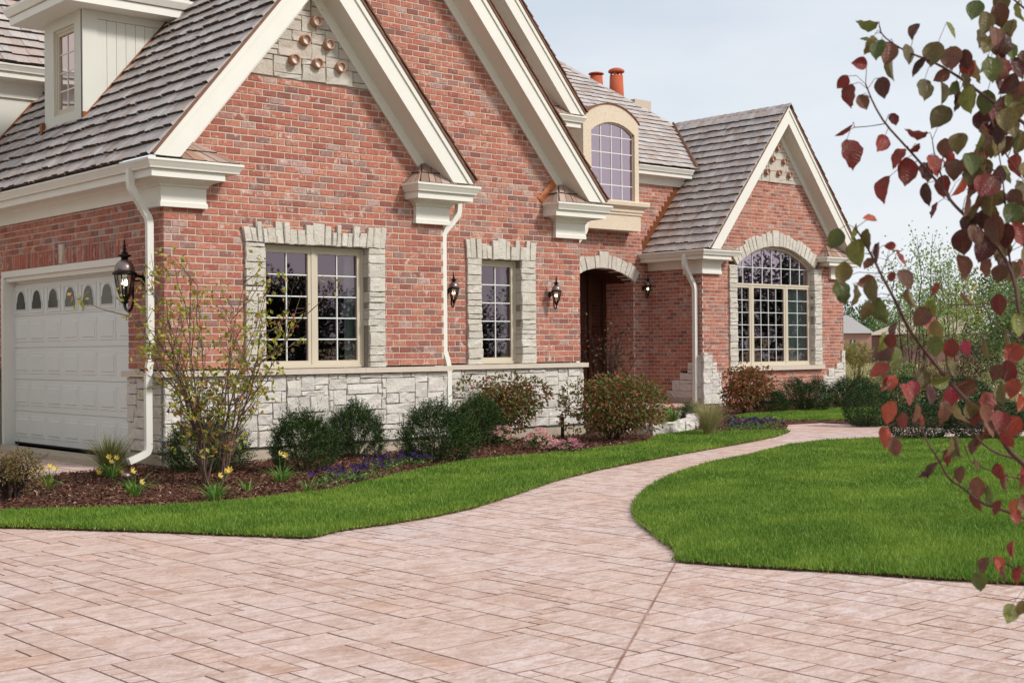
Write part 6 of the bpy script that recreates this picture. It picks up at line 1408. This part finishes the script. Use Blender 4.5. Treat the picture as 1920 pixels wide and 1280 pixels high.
LV = """1626,47,42,182,G 1622,75,22,190,G 1632,86,40,112,O 1648,96,42,100,G 1663,101,45,105,B 1674,128,50,95,O 1701,103,40,85,O 1724,127,46,120,D 1611,120,30,185,R 1579,154,32,120,R 1592,179,44,105,R 1617,193,32,70,B
1656,165,42,80,D 1675,225,26,70,R 1716,60,34,120,B 1782,58,36,60,G 1752,103,50,95,O 1786,112,48,90,B 1814,129,42,80,R 1765,143,36,150,B 1731,171,44,100,O 1765,176,44,85,O 1784,165,34,120,G 1794,195,28,90,D 1818,188,52,85,G 1763,223,54,130,O
1581,244,40,150,R 1596,289,58,75,R 1651,270,36,120,R 1718,251,44,175,R 1683,296,44,130,R 1696,322,54,95,R 1662,356,54,100,R 1774,279,40,80,B 1799,270,42,95,O 1716,278,24,140,R 1733,325,40,80,D 1752,310,44,60,R 1790,318,40,95,B 1770,350,44,90,R 1740,365,46,85,D 1810,385,46,100,B 1845,300,48,80,O 1825,330,46,110,O 1868,270,52,95,O 1850,250,44,70,B 1890,275,44,120,B 1905,310,46,85,R 1880,330,40,60,G 1835,265,44,110,G 1858,385,46,90,O 1820,420,50,100,D 1870,430,56,80,B 1895,400,44,110,G 1910,360,44,80,O 1845,470,44,120,D 1878,495,42,80,D 1910,505,40,95,R 1755,395,32,100,R 1795,350,44,120,T 1815,310,40,70,R 1840,350,42,100,R 1905,440,46,70,R 1780,300,34,100,R
1828,20,40,110,G 1845,45,46,95,O 1875,30,50,80,B 1895,60,46,100,O 1862,70,40,90,B 1835,75,36,100,O 1910,20,44,90,G 1880,5,44,80,O 1848,86,34,120,O 1893,98,36,80,G 1860,130,46,85,G 1880,140,36,100,B 1905,130,46,70,D 1868,160,40,80,D 1910,170,40,110,B 1850,120,36,110,O 1905,210,40,90,O 1870,225,44,100,B 1895,240,44,80,O 1910,270,40,100,G
1630,413,28,180,T 1566,448,42,115,G 1597,437,32,120,G 1630,448,40,80,O 1611,475,54,85,G 1649,474,40,95,D 1669,461,22,180,R 1685,485,36,70,R 1630,496,28,120,B 1621,526,38,160,B 1637,545,50,85,O 1574,549,52,80,G 1604,553,46,85,O 1578,511,44,100,O 1651,584,54,80,G 1624,583,40,100,O 1699,524,44,60,B 1671,519,20,100,R 1712,560,44,70,O 1757,545,30,110,R 1814,558,26,40,B 1746,582,38,80,Y 1727,594,44,130,B 1744,609,34,90,M 1759,620,42,80,O 1679,620,34,100,B 1656,642,38,90,G 1671,640,30,70,R 1782,654,42,100,R 1812,652,30,80,M 1851,657,40,80,O 1754,650,40,90,G 1679,672,48,95,G 1649,695,44,150,T 1656,717,36,100,R 1671,718,32,95,T 1697,740,46,60,R 1711,729,34,110,M 1727,710,40,90,O 1761,714,38,170,Y 1780,690,44,80,O 1784,744,38,90,M 1669,774,46,100,T 1694,789,32,70,R 1731,785,32,70,T 1769,774,48,90,B 1799,777,46,75,O 1660,820,42,95,T 1679,838,38,80,B 1810,725,44,170,B 1829,777,46,100,R 1847,774,40,80,B 1881,740,44,90,O 1892,699,48,70,R 1907,755,36,90,T 1900,729,40,100,T 1739,740,40,80,D 1716,774,40,100,B 1780,841,40,95,O 1799,838,46,85,O 1829,826,34,120,B 1893,640,44,80,O 1870,700,36,120,B 1905,610,44,80,G 1913,665,40,100,G 1850,800,40,80,B 1875,790,40,110,R
1660,821,40,100,T 1680,837,34,80,B 1794,841,40,90,O 1778,857,36,110,R 1827,837,34,110,B 1749,882,38,120,D 1737,892,32,150,D 1829,872,24,80,B 1800,890,34,100,B 1877,886,34,80,R 1887,906,34,90,B 1837,939,42,85,R 1873,953,30,110,R 1902,967,32,80,R 1912,908,28,100,R 1871,1061,36,60,T 1847,1061,34,110,B 1839,1089,38,90,G 1908,1077,36,100,R 1893,1150,38,100,G 1915,1140,30,90,O 1900,1030,34,90,R 1885,1075,26,70,B"""
tw = MB(); nl = 0
LV += ' ' + ' '.join('%d,%d,%d,%d,%s' % (random.uniform(1800, 1935), random.uniform(60, 520), random.uniform(36, 52), random.uniform(60, 125), random.choice('OOBBRDGD')) for _ in range(62))
LV += ' ' + ' '.join('%d,%d,%d,%d,%s' % (random.uniform(1820, 1935), random.uniform(560, 960), random.uniform(34, 46), random.uniform(60, 125), random.choice('OBRRTG')) for _ in range(16))
for tok in LV.split():
    x, y, ln, an, c = tok.split(','); x, y, ln, an = float(x), float(y), float(ln)*1.02, float(an)
    d2 = (BX-x)**2+(BY-y)**2; k = int(np.argmin(d2)); Zd = float(BZ[k])+random.uniform(-.15, .12)
    an += random.uniform(-8, 8); ca, sa = math.cos(R(an)), math.sin(R(an)); bx_, by_ = x-ca*ln*.5, y-sa*ln*.5
    p0, p1 = atD(bx_, by_, Zd), atD(bx_+ca*ln, by_+sa*ln, Zd+random.uniform(-.02, .02)); Yd = (p1-p0); L_ = Yd.length; Yd.normalize()
    f = (CP-p0).normalized(); Xd = Yd.cross(f).normalized(); Nn = Xd.cross(Yd); tt = random.choice((-1, 1))*random.uniform(.1, 1.3); Xr = Xd*math.cos(tt)+Nn*math.sin(tt); Nr = Xr.cross(Yd)
    o = obj('leaf', random.choice(LM), None, pear); Mx = Matrix((Xr, Yd, Nr)).transposed().to_4x4(); Mx.translation = p0-pb; s_ = L_; o.matrix_local = Mx @ Matrix.Diagonal((s_*random.uniform(.95, 1.2), s_, s_, 1)); o.color = (*lin(random.choice(PAL[c])), 1)
    q = BPT[k][0]; mid = (p0+q)*.5+Vector((0, 0, .012)); tw.tube([q-pb, mid-pb, p0-pb+Yd*.003], [.0013, .001, .0009], 4, False); nl += 1
tag(obj('leaf_stalks', tw, 'branchbark', pear), kind='stuff')
